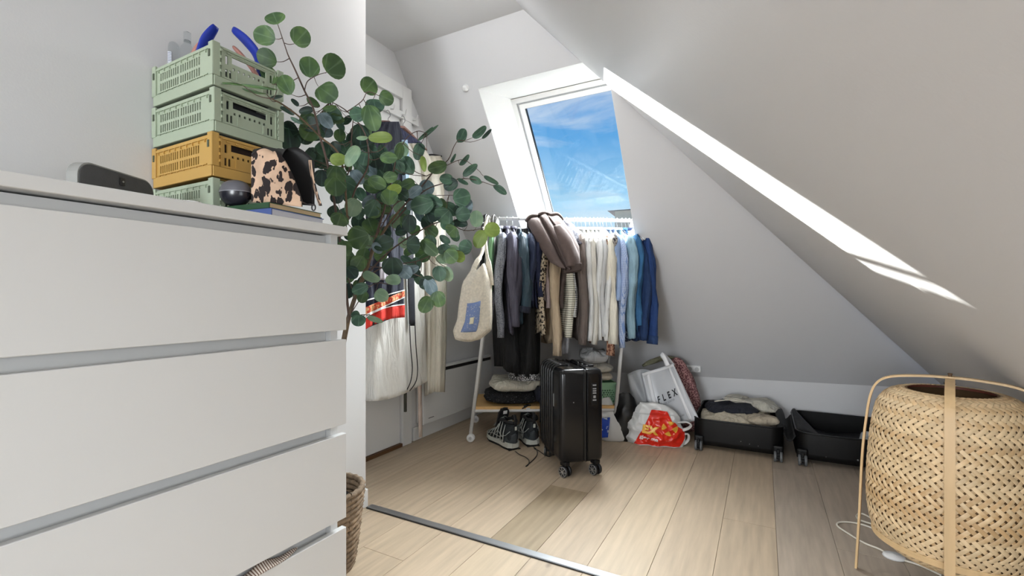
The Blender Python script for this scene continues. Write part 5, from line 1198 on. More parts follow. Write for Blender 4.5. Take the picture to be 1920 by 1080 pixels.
def onshelf(s, d=0.0): return lf.lerp(rf, s) + (lr - lf).normalized() * (.2 + d)
spark = pattern(fab('black_sequin', (22, 22, 26)), 'noise', (190, 190, 200), 190, .30, .34)
p = onshelf(.27, -.03); pile('folded_black_sweater', 'black speckled garment folded at the bottom of the shelf pile', 'garment', (p.x, p.y, SZ), .36, .34, .065, spark, RYAW, 3)
p = onshelf(.29, -.03); pile('folded_white_sweater', 'cream white garment folded on top of the black speckled one', 'garment', (p.x, p.y, SZ + .066), .31, .30, .075, F['w3'], RYAW, 5, .35)
p = onshelf(.55, -.09); nv_ = pile('navy_garment', 'dark navy garment slumped over the shelf edge behind the suitcase', 'garment', (p.x, p.y, SZ), .22, .36, .11, F['navy3'], RYAW, 8, .4)
obj('hanging_part', grid(lambda u, v: Vector((-.10 + .2 * u, -.185 - .012 * math.sin(PI * v) - .006 * math.sin(u * 9), .06 - .13 * v - .02 * math.sin(u * 7) * v)), 12, 8, .006), fab('navy_fall', (22, 22, 34)), nv_, True)
# green patterned storage crate on the shelf with things on it
gc = lf.lerp(rf, .80) + (lr - lf).normalized() * .035
gcr = thing('green_storage_crate', 'mint green plastic crate with cut-out pattern on the rack shelf', 'crate', (gc.x, gc.y, SZ), RYAW)
mg = mat('seafoam_plastic', (140, 184, 150), .4); LW, DW, HW = .17, .26, .125
hs = [(.03, .092, .075, .104)]
for i in range(11):
    for j in range(6):
        x = .010 + i * .014 + (.007 if j % 2 else 0); z = .012 + j * .0125
        if x + .008 < LW - .006: hs.append((round(x, 4), round(z, 4), round(x + .008, 4), round(z + .008, 4)))
obj('front', holed(LW, HW, .003, hs), mg, gcr); obj('back', holed(LW, HW, .003, hs, Matrix.Translation((0, DW - .003, 0))), mg, gcr)
hs2 = [(a, b, c + (DW - LW) * 0, d) for a, b, c, d in hs[1:]]
for x in (0, LW - .003): obj('side', holed(DW, HW, .003, hs2, Matrix.Translation((x + .003, 0, 0)) @ Matrix.Rotation(PI / 2, 4, 'Z')), mg, gcr)
obj('bottom', box((.003, .003, 0), (LW - .003, DW - .003, .003)), mg, gcr)
bm = bmesh.new()
for lo, hi in (((-.004, -.004, HW - .012), (LW + .004, 0, HW)), ((-.004, DW, HW - .012), (LW + .004, DW + .004, HW)), ((-.004, 0, HW - .012), (0, DW, HW)), ((LW, 0, HW - .012), (LW + .004, DW, HW))): add_box(bm, lo, hi)
obj('rim', bm, mg, gcr); obj('hand_hole_dark', box((.03, .001, .092), (.075, .0028, .104)), M['black'], gcr)  # black plate fills the hand hole, painting its dark inside
tc_ = gc + bdir * (LW / 2) + (lr - lf).normalized() * .12
pile('folded_cream_towel', 'cream towel folded flat on the green storage crate', 'towel', (tc_.x, tc_.y, SZ + HW + .001), .155, .22, .045, fab('towel_cream', (216, 204, 186), bump=1), RYAW, 12, .08)
pile('white_cushion', 'white soft cushion lying on the folded cream towel', 'cushion', (tc_.x - .01, tc_.y, SZ + HW + .047), .19, .22, .055, F['w2'], RYAW, 14, .2)
pile('grey_white_pillow', 'pale grey pillow slumped on top of the white cushion', 'pillow', (tc_.x - .025, tc_.y - .01, SZ + HW + .102), .17, .20, .075, F['w4'], RYAW - .1, 17, .5)
# ================================================================ STANDING CABIN SUITCASE
sc0 = Vector((-.832, 2.142, 0)); SYAW = -50.2 / 180 * PI
cs = thing('cabin_suitcase', 'black ribbed hard-shell cabin suitcase standing on four wheels', 'suitcase', sc0, SYAW)
gb = mat('gloss_black_shell', (14, 14, 16), .2, spec=.35, coat=.08); gb2 = mat('satin_black', (12, 12, 13), .38, spec=.3)
HX, HY, Z0, Z1 = .168, .105, .066, .495
for nm, y0, y1 in (('front_shell', -HY, .012), ('rear_shell', .024, HY)):
    bm = bmesh.new(); add_box(bm, (-HX, y0, Z0), (HX, y1, Z1)); 
    ed = [e for e in bm.edges]
    bmesh.ops.bevel(bm, geom=ed, offset=.026, segments=4, affect='EDGES', profile=.5)
    # the flat faces towards the zip stay flat
    for v in bm.verts:
        if nm == 'front_shell' and v.co.y > y1 - .027: v.co.y = min(y1, y1)
        if nm == 'rear_shell' and v.co.y < y0 + .027: v.co.y = y0
    shl = sharp(obj(nm, bm, gb, cs), 50)
    if nm == 'front_shell': fsh = shl
    else: rsh = shl
bm = box((-HX + .003, .008, Z0 + .004), (HX - .003, .028, Z1 - .004), .012, 3); obj('zip_band', bm, M['black'], cs)
for y in (.0085, .027): 
    pts = [Vector((x, y, z)) for x, z in ((-HX + .02, Z0 + .0), (HX - .02, Z0), (HX + .001, Z0 + .02), (HX + .001, Z1 - .02), (HX - .02, Z1 + .001), (-HX + .02, Z1 + .001), (-HX - .001, Z1 - .02), (-HX - .001, Z0 + .02), (-HX + .02, Z0))]
    obj('zip_piping', tube(pts, .0022, 5), gb2, cs, True)
for i in range(6):                              # vertical ribs: over the face and the top edge
    x = -HX + .030 + i * .037
    pts = [Vector((x, -.03, Z1 + .001)), Vector((x, -HY + .026, Z1 + .001)), Vector((x, -HY + .008, Z1 - .008)), Vector((x, -HY - .001, Z1 - .028)), Vector((x, -HY - .001, Z0 + .03)), Vector((x, -HY + .01, Z0 + .006))]
    bm = tube(pts, .0085, 8, True, 1.0); obj('rib', bm, gb, fsh, True)
for i in range(3):
    x = -HX + .03 + i * .10
for y in (.045, .07):
    pts = [Vector((-HX - .001, y, Z0 + .03)), Vector((-HX - .001, y, Z1 - .03)), Vector((-HX + .02, y, Z1 + .001)), Vector((HX - .02, y, Z1 + .001)), Vector((HX + .001, y, Z1 - .03)), Vector((HX + .001, y, Z1 - .09))]
for z in (Z1 + .0015,):
    for x in (-.10, -.04, .02, .08): obj('top_rib', tube([Vector((x, .032, z)), Vector((x, HY - .02, z))], .006, 6, True, .5), gb, rsh, True)
obj('badge', box((.075, -HY - .0045, .31), (.079, -HY - .001, .37), .001), M['metal'], fsh)
obj('rivet', lathe([(.0, HX + .0), (.0025, HX), (.0025, HX + .0015), (.0, HX + .002)], 10, 'X', (0, -.04, .345), False), M['metal'], fsh)
lk = obj('lock', box((HX - .001, .045, .33), (HX + .004, .072, .43), .002), gb2, rsh)
bm = bmesh.new()
for z in (.418, .402, .392, .382, .35): add_box(bm, (HX + .004, .050, z), (HX + .0055, .067, z + .006), .0005, seg=1)
add_box(bm, (HX + .004, .053, .362), (HX + .0055, .064, .374)); obj('dial', bm, mat('dial_grey', (150, 150, 152), .4, metal=.3), lk)
bm = tube(smooth_path([Vector((-.06, .018, Z1 - .004)), Vector((-.05, .022, Z1 + .010)), Vector((0, .024, Z1 + .014)), Vector((.05, .022, Z1 + .010)), Vector((.06, .018, Z1 - .004))], 4), .006, 8, True, .7); obj('carry_handle', bm, gb2, cs, True)
obj('telescopic_handle', box((-.09, .060, Z1 - .002), (.09, .088, Z1 + .007), .003), gb2, cs)
chrome = mat('wheel_chrome', (176, 178, 180), .25, metal=.8)
def wheel_set(px_, py_, yaw):
    R_ = Matrix.Translation((px_, py_, 0)) @ Matrix.Rotation(yaw, 4, 'Z'); w_ = bmesh.new()
    for y0 in (-.019, .007): add_lathe(w_, [(.010, y0), (.024, y0), (.0262, y0 + .002), (.0262, y0 + .010), (.024, y0 + .012), (.010, y0 + .012), (.010, y0)], 28, 'Y', (0, 0, .0265), False)
    bmesh.ops.transform(w_, matrix=R_, verts=w_.verts); wo_ = obj('wheel', w_, M['black'], cs, True)
    h_ = bmesh.new()
    for y0 in (-.0198, .0188):
        add_lathe(h_, [(.0205, y0), (.022, y0 - .0005), (.0235, y0), (.0235, y0 + .001), (.0205, y0 + .001)], 28, 'Y', (0, 0, .0265), False)
        add_lathe(h_, [(.0, y0 - .001), (.006, y0 - .001), (.006, y0 + .001), (.0, y0 + .001)], 14, 'Y', (0, 0, .0265), False)
        for k in range(7):
            a = 2 * PI * k / 7; m_ = Matrix.Translation((0, y0, .0265)) @ Matrix.Rotation(a, 4, 'Y'); add_box(h_, (.004, -.0006, -.0018), (.021, .0008, .0018), 0, m_)
    bmesh.ops.transform(h_, matrix=R_, verts=h_.verts); obj('hub', h_, chrome, wo_)
    f_ = bmesh.new(); add_box(f_, (-.007, -.006, .026), (.009, .006, .056), .002); add_box(f_, (-.02, -.016, .052), (.018, .016, .074), .006)
    bmesh.ops.transform(f_, matrix=R_, verts=f_.verts); obj('fork', f_, gb2, wo_)
for x in (-.142, .142):
    for y in (-.072, .074): wheel_set(x, y, {(.142, -.072): .55, (.142, .074): 1.0 - .55, (-.142, -.072): -.35, (-.142, .074): .5}[(x, y)])
# ================================================================ HIKING SHOES
shm = pattern(mat('shoe_mesh', (34, 38, 42), .8), 'spots', (66, 76, 78), 260, .2, .35); shb = mat('shoe_black', (20, 20, 23), .7); shs = mat('shoe_silver', (180, 184, 180), .4); shw = mat('midsole_pale', (196, 198, 190), .6); gum = mat('outsole_black', (16, 16, 17), .7)
def shoe_parts(t):
    # local: toe towards -x, heel at +x, length .27
    secs = [(-.135, .018, .020, .040), (-.120, .036, .020, .052), (-.09, .046, .018, .064), (-.05, .048, .018, .078), (-.015, .043, .020, .098), (.02, .038, .022, .122), (.055, .037, .024, .140), (.09, .037, .026, .142), (.118, .032, .030, .140), (.128, .018, .034, .134)]
    bm = bmesh.new(); pr_ = None
    for x, w_, z0, z1 in secs:
        ring = []
        for k in range(16):
            a = 2 * PI * k / 16; cy, cz = math.cos(a), math.sin(a)
            yy = w_ * (abs(cy) ** .8) * (1 if cy > 0 else -1); zz = (z0 + z1) / 2 + (z1 - z0) / 2 * (abs(cz) ** .75) * (1 if cz > 0 else -1)
            if zz > z0 + (z1 - z0) * .5: yy *= 1 - .42 * ((zz - z0) / (z1 - z0) - .5) * 2
            ring.append(bm.verts.new((x + .006 * (zz > .1) * (x > 0), yy, zz)))
        if pr_:
            for k in range(16): bm.faces.new((pr_[k], pr_[(k + 1) % 16], ring[(k + 1) % 16], ring[k]))
        else: bm.faces.new(ring[::-1])
        pr_ = ring
    bm.faces.new(pr_); obj('upper', bm, shm, t, True)
    def sole(name, z0, z1, gr, m):
        out = [(-.142, 0), (-.134, .026), (-.11, .044), (-.07, .052), (-.02, .046), (.03, .041), (.08, .043), (.118, .038), (.136, .02), (.138, 0)]
        pts = [(x, y) for x, y in out] + [(x, -y) for x, y in out[-2:0:-1]]
        b = bmesh.new(); A = [b.verts.new((x * gr, y * gr, z0 + .008 * max(0, (-x - .09) / .05) )) for x, y in pts]; B = [b.verts.new((x, y * .98, z1 + .006 * math.sin(x * 26) + .010 * max(0, (-x - .09) / .05) + .004 * (x > .06))) for x, y in pts]
        b.faces.new(A[::-1]); b.faces.new(B)
        for i in range(len(pts)): b.faces.new((A[i], A[(i + 1) % len(pts)], B[(i + 1) % len(pts)], B[i]))
        return obj(name, b, m, t)
    so_ = sole('outsole', .0, .014, .96, gum); sole('midsole', .012, .034, 1.0, shw)
    b = bmesh.new()
    for x in [-.12 + i * .022 for i in range(12)]:
        for y in (-.036, .022): add_box(b, (x, y, -.0), (x + .012, y + .014, .004))
    obj('lug', b, gum, so_)
    # padded collar, tongue, heel counter, overlays, laces
    cpts = [Vector((.126, 0, .142)), Vector((.10, .030, .146)), Vector((.06, .032, .150)), Vector((.02, .026, .140)), Vector((-.0, .016, .128))]
    for s in (1, -1): obj('collar', tube(smooth_path([Vector((p.x, p.y * s, p.z)) for p in cpts], 4), .0085, 8), shb, t, True)
    tg_ = obj('tongue', grid(lambda u, v: Vector((-.025 + .040 * v + .006 * math.sin(PI * u), (-.034 + .068 * u) * (1 - .0 * v) * (1 - .5 * max(0, v - .85) / .15 * abs(2 * u - 1)), .092 + .105 * v + .010 * math.sin(PI * u))), 8, 12, .007), shb, t, True)
    obj('tongue_label', grid(lambda u, v: Vector((.0165 + .004 * v + .010, -.012 + .024 * u, .172 + .018 * v)), 2, 2, .002), M['white'], tg_)
    obj('pull_tab', tube(smooth_path([Vector((.130, 0, .115)), Vector((.142, 0, .145)), Vector((.13, 0, .185)), Vector((.112, 0, .178))], 4), .009, 8, True, .35), shb, t, True)
    obj('heel_counter', grid(lambda u, v: Vector((.134 - .06 * (abs(2 * u - 1)) ** 1.7 + .004 * v, (-.046 + .092 * u) * (1 - .15 * v), .034 + .058 * v - .03 * abs(2 * u - 1) * v)), 12, 5, .004), mat('heel_grey', (58, 64, 68), .5), t, True)
    b = bmesh.new()
    for s in (1, -1):
        for x0, x1, z1 in ((-.075, -.055, .082), (-.045, -.022, .10), (-.01, .005, .122), (.03, .028, .146), (.07, .05, .148), (.10, .075, .132)):
            add_tube(b, [Vector((x0 - .012, s * .050, .040)), Vector(((x0 + x1) / 2, s * .047, (.04 + z1) / 2)), Vector((x1, s * .026, z1 - .006))], .0040, 5, True, .6)
        add_tube(b, [Vector((-.10, s * .047, .045)), Vector((-.03, s * .050, .060)), Vector((.04, s * .044, .055)), Vector((.10, s * .040, .075)), Vector((.125, s * .026, .10))], .0034, 5, True, .6)
        add_tube(b, [Vector((-.02, s * .047, .05)), Vector((.02, s * .044, .085)), Vector((.07, s * .041, .06))], .003, 5, True, .6)
    obj('overlay', b, shs, t, True)
    b = bmesh.new()
    for i in range(6):
        x = -.066 + i * .016; z = .088 + i * .0115; add_tube(b, [Vector((x, -.024, z)), Vector((x + .008, 0, z + .012)), Vector((x, .024, z))], .0022, 5)
    obj('laces', b, mat('lace_grey', (150, 156, 152), .7), t, True)
    b = bmesh.new(); add_box(b, (.142, -.006, .108), (.146, .006, .128), .001); obj('heel_loop', b, shw, t)
heel = atz(966, 843); toe = atz(917, 824); v_ = heel - toe
sh = thing('hiking_shoe', 'nearer black and silver hiking shoe with untied laces', 'shoe', (heel + toe) / 2 + Vector((-.005, .02, 0)), math.radians(-31), 'pair of hiking shoes by the rack'); shoe_parts(sh)
sh2 = copy_tree(sh); sh2['label'] = 'farther black and silver hiking shoe, right of its pair'; h2 = atz(997, 838); sh2.location = (h2.x - .085, h2.y + .105, 0); sh2.rotation_euler = (0, 0, math.radians(-46))
ll = thing('shoelace', 'long black shoelace trailing on the floor from the hiking shoes', 'shoelace', atz(985, 850))
lo_ = ll.location
lp_ = [atz(a, b, .003) for a, b in [(966, 846), (974, 852), (985, 857), (992, 864), (990, 872), (986, 874), (998, 864), (1007, 853), (1006, 843), (1000, 838)]]
obj('lace_strand', tube([p - lo_ for p in smooth_path(lp_, 5)], .0022, 5), M['black'], ll, True)
lp_ = [atz(a, b, .003) for a, b in [(1001, 841), (1010, 845), (1020, 852), (1030, 856), (1036, 852)]]
obj('lace_strand', tube([p - lo_ for p in smooth_path(lp_, 5)], .0022, 5), M['black'], ll, True)
# ================================================================ OPEN SUITCASE
oc = thing('open_suitcase', 'large black suitcase lying open on the floor along the low wall', 'suitcase', (.14, 2.97, 0))
bs = mat('scuffed_black_shell', (7, 7, 8), .42, spec=.3, var=.4, vscale=40); lin_ = mat('black_nylon_lining', (14, 14, 16), .7, bump=.8, bscale=30)
def tray(x0, x1, y0, y1, z0, z1, nm):
    def rr_(x0, x1, y0, y1, r_, z):
        pts = []
        for cx, cy, a0 in ((x1 - r_, y1 - r_, 0), (x0 + r_, y1 - r_, PI / 2), (x0 + r_, y0 + r_, PI), (x1 - r_, y0 + r_, 1.5 * PI)):
            for k in range(6): a = a0 + k / 5 * PI / 2; pts.append((cx + r_ * math.cos(a), cy + r_ * math.sin(a), z))
        return pts
    bm = bmesh.new(); L_ = [rr_(x0 + .012, x1 - .012, y0 + .012, y1 - .012, .05, z0), rr_(x0 + .002, x1 - .002, y0 + .002, y1 - .002, .06, z0 + .012), rr_(x0, x1, y0, y1, .06, z0 + .03), rr_(x0, x1, y0, y1, .06, z1), rr_(x0 + .006, x1 - .006, y0 + .006, y1 - .006, .055, z1 + .002), rr_(x0 + .007, x1 - .007, y0 + .007, y1 - .007, .055, z0 + .02)]
    rows = [[bm.verts.new((p[0] - .14, p[1] - 2.97, p[2])) for p in l] for l in L_]; n = len(rows[0])
    for a, b in zip(rows, rows[1:]):
        for k in range(n): bm.faces.new((a[k], a[(k + 1) % n], b[(k + 1) % n], b[k]))
    bm.faces.new(rows[0][::-1]); bm.faces.new(rows[-1]); s_ = sharp(obj(nm, bm, bs, oc), 50)
    rim = tube([Vector((p[0] - .14, p[1] - 2.97, z1 + .002)) for p in rr_(x0 + .002, x1 - .002, y0 + .002, y1 - .002, .06, z1)] + [Vector((x1 - .002 - .14, y1 - .06 - 2.97, z1 + .002))], .0045, 6); obj('zip_edge', rim, gb2, s_, True)
    return s_
Lt = tray(-.335, .095, 2.70, 3.225, .022, .158, 'left_half'); Rt = tray(.145, .60, 2.70, 3.215, .022, .150, 'right_half')
obj('hinge_fabric', grid(lambda u, v: Vector((-.047 + .054 * u, -.245 + .48 * v, .125 - .03 * math.sin(PI * u))), 6, 10, .004), lin_, oc, True)
obj('lining_flap', grid(lambda u, v: Vector((.012 + .13 * u * (1 - v * .85), -.21 + .44 * v, .150 + .012 * math.sin(PI * u) - .055 * u * (1 - v))), 10, 12, .004), lin_, oc, True)
obj('lining', grid(lambda u, v: Vector((.02 + .43 * u, -.25 + .48 * v, .050 + .012 * math.sin(u * 11) * math.sin(v * 9))), 16, 14, .004), lin_, Rt, True)
obj('divider_roll', tube(smooth_path([Vector((-.055, -.22, .150)), Vector((-.055, -.08, .172)), Vector((-.06, .08, .174)), Vector((-.07, .20, .160))], 4), [.022] * 13, 10, True, .8), lin_, oc, True)
for x in (-.303, .068, .172, .565):
    w_ = bmesh.new(); xo, yo = x - .14, 2.672 - 2.97
    for dx_ in (-.019, .007): add_lathe(w_, [(.0, dx_), (.023, dx_), (.0255, dx_ + .002), (.0255, dx_ + .010), (.023, dx_ + .012), (.0, dx_ + .012)], 24, 'X', (xo, yo, .0258), False)
    wo_ = obj('wheel', w_, mat('wheel_grey', (98, 100, 102), .4), oc, True)
    h_ = bmesh.new(); add_box(h_, (xo - .006, yo - .012, .018), (xo + .006, yo + .03, .062), .003); add_box(h_, (xo - .024, yo + .012, .03), (xo + .024, yo + .034, .075), .008)
    for z in (.012, .026, .040): add_box(h_, (xo - .006, yo - .022, z), (xo + .006, yo - .014, z + .006))
    obj('fork', h_, gb2, wo_)
bm = bmesh.new()
for x, z in ((.395, .055), (.452, .052), (-.06, .062), (-.02, .058), (-.10, .07), (.27, .05)):
    r_ = .004 if x > .3 else .002; add_lathe(bm, [(.0, 2.6995 - 2.97), (r_, 2.6995 - 2.97), (r_, 2.697 - 2.97), (.0, 2.6965 - 2.97)], 10, 'Y', (x - .14, 0, z), False)
obj('rivet', bm, M['metal'], oc, True)
def soft(name, lab, cat, c, sx, sy, sz, m, seed, yaw=0, amp=.3, fr=7): return pile(name, lab, cat, c, sx, sy, sz, m, yaw, seed, amp)
soft('beige_trousers', 'beige trousers packed around the edge of the left suitcase half', 'trousers', (-.12, 2.955, .048), .385, .46, .135, fab('beige_cotton', (190, 180, 160), var=.08), 31, .03)
soft('cream_shirt', 'cream knitted shirt bunched at the back of the left suitcase half', 'shirt', (-.07, 3.06, .165), .30, .20, .06, fab('cream_knit', (204, 200, 186), bump=1), 37, -.15, .5)
soft('navy_trousers', 'dark navy trousers folded on the beige ones in the suitcase', 'trousers', (-.16, 2.925, .165), .26, .23, .055, fab('navy_serge', (30, 32, 42), var=.1), 41, .18, .45)
soft('beige_roll', 'rolled beige garment at the right front of the left suitcase half', 'garment', (-.005, 2.81, .150), .16, .14, .045, fab('beige_roll', (182, 170, 150)), 44, .3, .35)
wl_ = smooth_path([Vector((-.24, 2.86, .232)), Vector((-.17, 2.90, .240)), Vector((-.10, 2.90, .238)), Vector((-.05, 2.935, .226)), Vector((-.12, 2.95, .238)), Vector((-.2, 2.94, .240))], 5)
wo2 = obj('drawstring', tube(wl_, .0035, 6), F['w3'], None, True); tag(wo2, 'cream drawstring lying across the dark navy trousers', 'drawstring')
soft('light_grey_cloth', 'light grey cloth in the front right corner of the open suitcase', 'cloth', (.50, 2.80, .070), .17, .15, .09, fab('light_grey', (188, 192, 196)), 52, .2, .4)
# ================================================================ BAGS
plw = mat('white_film', (222, 222, 220), .3, bump=.3, bscale=40, trans=.12, spec=.5)
def sack(name, lab, cat, base, ht, prof, m, seed, yaw, par=None, crum=.012, lean=(0, 0), thin=.55, mat2=None):
    """crumpled plastic bag: rings of a profile (half-width, height share), creased by noise"""
    t = thing(name, lab, cat, base, yaw); N_ = 56; bm = bmesh.new(); rings = []
    P_ = smooth_path([Vector((w_, h_, 0)) for w_, h_ in prof], 5)
    for p in P_:
        ring = []
        for k in range(N_):
            a = 2 * PI * k / N_; x = p.x * math.cos(a); y = p.x * thin * math.sin(a) * (1 if p.y < .75 else max(.25, 1 - (p.y - .75) * 3)); z = p.y * ht
            q = Vector((x * 9 + seed, y * 9, z * 9)); nn = (.25 - abs(noise.noise(q * 1.0))) * 2 + (.25 - abs(noise.noise(q * 2.3)))
            rr_ = 1 + crum / .05 * nn * .30
            ring.append(bm.verts.new((x * rr_ + lean[0] * p.y, y * rr_ + lean[1] * p.y, max(.001, z + crum * .5 * nn))))
        rings.append(ring)
    for a_, b_ in zip(rings, rings[1:]):
        for k in range(N_): bm.faces.new((a_[k], a_[(k + 1) % N_], b_[(k + 1) % N_], b_[k]))
    bm.faces.new(rings[0][::-1]); bm.faces.new(rings[-1])
    o = obj('bag_body', bm, m, t); o.data.shade_smooth(); o.data.set_sharp_from_angle(angle=.55)
    return t, o
def facing(px): 
    u = (px - 960) / F_PX; d_ = Vector((FX + u * RX, FY + u * RY, 0)); return math.atan2(d_.y, d_.x) - PI / 2
# --- FLEX carrier
fy = facing(1250); fz = 2.62
def flex_pt(a, b, off=0.0, back=0.0):            # a,b in photo-shaped quad, a 0..1 left-right, b 0..1 bottom-top
    TLp, TRp, BRp, BLp = (1204, 700), (1262, 682), (1311, 787), (1222, 808)
    x = (BLp[0] * (1 - a) + BRp[0] * a) * (1 - b) + (TLp[0] * (1 - a) + TRp[0] * a) * b
    y = (BLp[1] * (1 - a) + BRp[1] * a) * (1 - b) + (TLp[1] * (1 - a) + TRp[1] * a) * b
    bl_ = .035 * math.sin(PI * a) ** .5 * math.sin(PI * min(1, .15 + b * .8)) + .005 * math.sin(a * 9 + b * 4)
    return at(x, y, 2.73 - .17 * a * a + .10 * b * (.4 + a) - (bl_ if not back else -bl_) + back - off)
fo = at(1250, 800, 2.6); fo.z = 0
fb = thing('white_carrier_bag', 'white translucent carrier bag with black FLEX lettering leaning on the wall', 'bag', fo)
plt = mat('frosted_film', (214, 216, 220), .35, trans=.15, bump=.2, bscale=30)
obj('front_panel', grid(lambda u, v: flex_pt(u, v) - fo, 20, 20, .0015), plt, fb, True)
obj('back_panel', grid(lambda u, v: flex_pt(u, v, 0, .07) - fo, 16, 16, .0015), plt, fb, True)
for s in (0, 1): obj('side_gusset', grid(lambda u, v: (flex_pt(s, v).lerp(flex_pt(s, v, 0, .07), u) + Vector(((.5 - s) * .03 * math.sin(PI * u), 0, 0))) - fo, 4, 14, .0015), plt, fb, True)
obj('bottom_panel', grid(lambda u, v: flex_pt(u, 0).lerp(flex_pt(u, 0, 0, .07), v) - fo, 10, 4, .0015), plt, fb, True)
wst = mat('seam_white', (236, 236, 238), .4)
for a0, a1 in ((.13, .22), (.80, .87)): obj('seam_strip', grid(lambda u, v: flex_pt(a0 + (a1 - a0) * u, .02 + .95 * v, .003) - fo, 3, 18, .001), wst, fb, True)
obj('top_hem', grid(lambda u, v: flex_pt(u, .95 + .05 * v, .003) - fo, 14, 2, .001), wst, fb, True)
def hpts(l): return [at(*q) - fo for q in l]
obj('carry_strap', tube(smooth_path(hpts([(1252, 686, 2.70), (1247, 674, 2.71), (1242, 666, 2.72), (1240, 664, 2.74), (1250, 672, 2.76), (1262, 686, 2.77)]), 5), .014, 8, True, .3), wst, fb, True)
ink = mat('print_black', (34, 34, 38), .5)
def flexmap(cx, cy, sx):                          # text x,y in text units of size 1
    return lambda x, y: flex_pt(cx + x * sx * 1.0, cy + y * sx * 1.15 + x * sx * .12, .006) - fo
for ch, cx in (('F', .30), ('L', .435), ('E', .575), ('X', .725)):
    obj('letter', text_mesh(ch, 1.0, fn=flexmap(cx, .505 + (cx - .5) * .12, .14), bold=.03), ink, fb)
ink2 = mat('print_grey', (130, 130, 136), .5)
obj('small_lettering', text_mesh('FOR SENTER', 1.0, fn=flexmap(.52, .41, .040), space=1.35), ink2, fb)
obj('small_lettering', text_mesh('FLEX.NO', 1.0, fn=flexmap(.68, .13, .036)), ink2, fb)
# --- second white bag behind it on the left
o = at(1205, 800, 2.74); o.z = 0
wb2 = thing('white_plastic_bag', 'plain white plastic bag standing behind the lettered carrier bag', 'bag', o)
def wb(u, v, back=0):
    Lx, Rx = 1196 - 20 * v, 1236 - 4 * v; py = 800 - 98 * v - 10 * math.sin(u * 3) * v
    return at(Lx + (Rx - Lx) * u, py, 2.83 + .05 * v + back - .03 * math.sin(PI * u) + .006 * math.sin(u * 14 + v * 6)) - o
obj('front_panel', grid(lambda u, v: wb(u, v), 16, 16, .0015), plt, wb2, True); obj('back_panel', grid(lambda u, v: wb(u, v, .07), 12, 12, .0015), plt, wb2, True)
for s in (0, 1): obj('side_gusset', grid(lambda u, v: wb(s, v).lerp(wb(s, v, .07), u), 3, 12, .0015), plt, wb2, True)
# --- pink floral bag and olive cloth
p = at(1278, 745, 2.82)
pf = pattern(fab('pink_floral', (186, 140, 136)), 'noise', (110, 66, 70), 120, .47, .53)
def lump(name, lab, cat, pts, rads, m, flat=.6, seed=0, n=18):
    P_ = smooth_path([at(*q) for q in pts], 5); k_ = (len(rads) - 1) / (len(P_) - 1); Rr = []
    for i in range(len(P_)):
        f = i * k_; a = int(min(f, len(rads) - 2)); Rr.append(rads[a] + (rads[a + 1] - rads[a]) * (f - a))
    bm = bmesh.new(); rg = add_tube(bm, P_, Rr, n, True, flat)
    for i, ring in enumerate(rg):
        for k, v in enumerate(ring):
            a = 2 * PI * k / n; v.co = P_[i] + (v.co - P_[i]) * (1 + .10 * math.sin(3 * a + i * .5 + seed) + .06 * math.sin(6 * a - i * .7)); v.co.z = max(v.co.z, .002)
    o = obj(name, bm, m, None, True); tag(o, lab, cat); return o
lump('pink_floral_bag', 'pink floral fabric bag leaning behind the lettered carrier bag', 'bag', [(1296, 806, 2.84), (1288, 770, 2.84), (1279, 725, 2.86), (1268, 690, 2.88), (1258, 676, 2.90)], [.05, .075, .08, .065, .03], pf, .5, 1)
lump('olive_cloth', 'olive green cloth lying behind the top of the carrier bags', 'cloth', [(1205, 686, 2.90), (1222, 678, 2.90), (1245, 671, 2.92), (1268, 672, 2.93)], [.014, .030, .030, .012], fab('olive_cotton', (118, 116, 92)), .5, 2)
# --- black sack
t_, _ = sack('black_bin_bag', 'shiny black plastic sack between the suitcase and the white bags', 'bag', (lambda q: (q.x, q.y, 0))(at(1167, 800, 2.68)), .275, [(.01, 0), (.080, .02), (.088, .3), (.080, .6), (.055, .85), (.02, 1)], mat('bin_film', (7, 7, 8), .28, spec=.45), 3, facing(1170), crum=.016, lean=(.02, 0))
# --- white bag with blue print
b0_ = atz(1146, 834, 0) + Vector((-.03, .10, 0))
t_, _ = sack('blue_print_bag', 'white plastic bag with a blue print right behind the cabin suitcase', 'bag', b0_, .235, [(.01, 0), (.095, .02), (.115, .18), (.095, .5), (.05, .8), (.02, 1)], plw, 9, facing(1146), crum=.010, lean=(-.03, .02))
def on_sack(t, x, z, out): return Vector((x, -out, z))
blu = mat('print_blue', (28, 70, 178), .4)
obj('blue_print', grid(lambda u, v: Vector((-.072 + .055 * u + .012 * v, -.066 - .012 * u + .030 * v ** 2 + .004 * math.sin(v * 8), .022 + .105 * v + .01 * u)), 8, 10, .0015), pattern(blu, 'noise', (210, 220, 236), 34, .34, .38), t_, True)
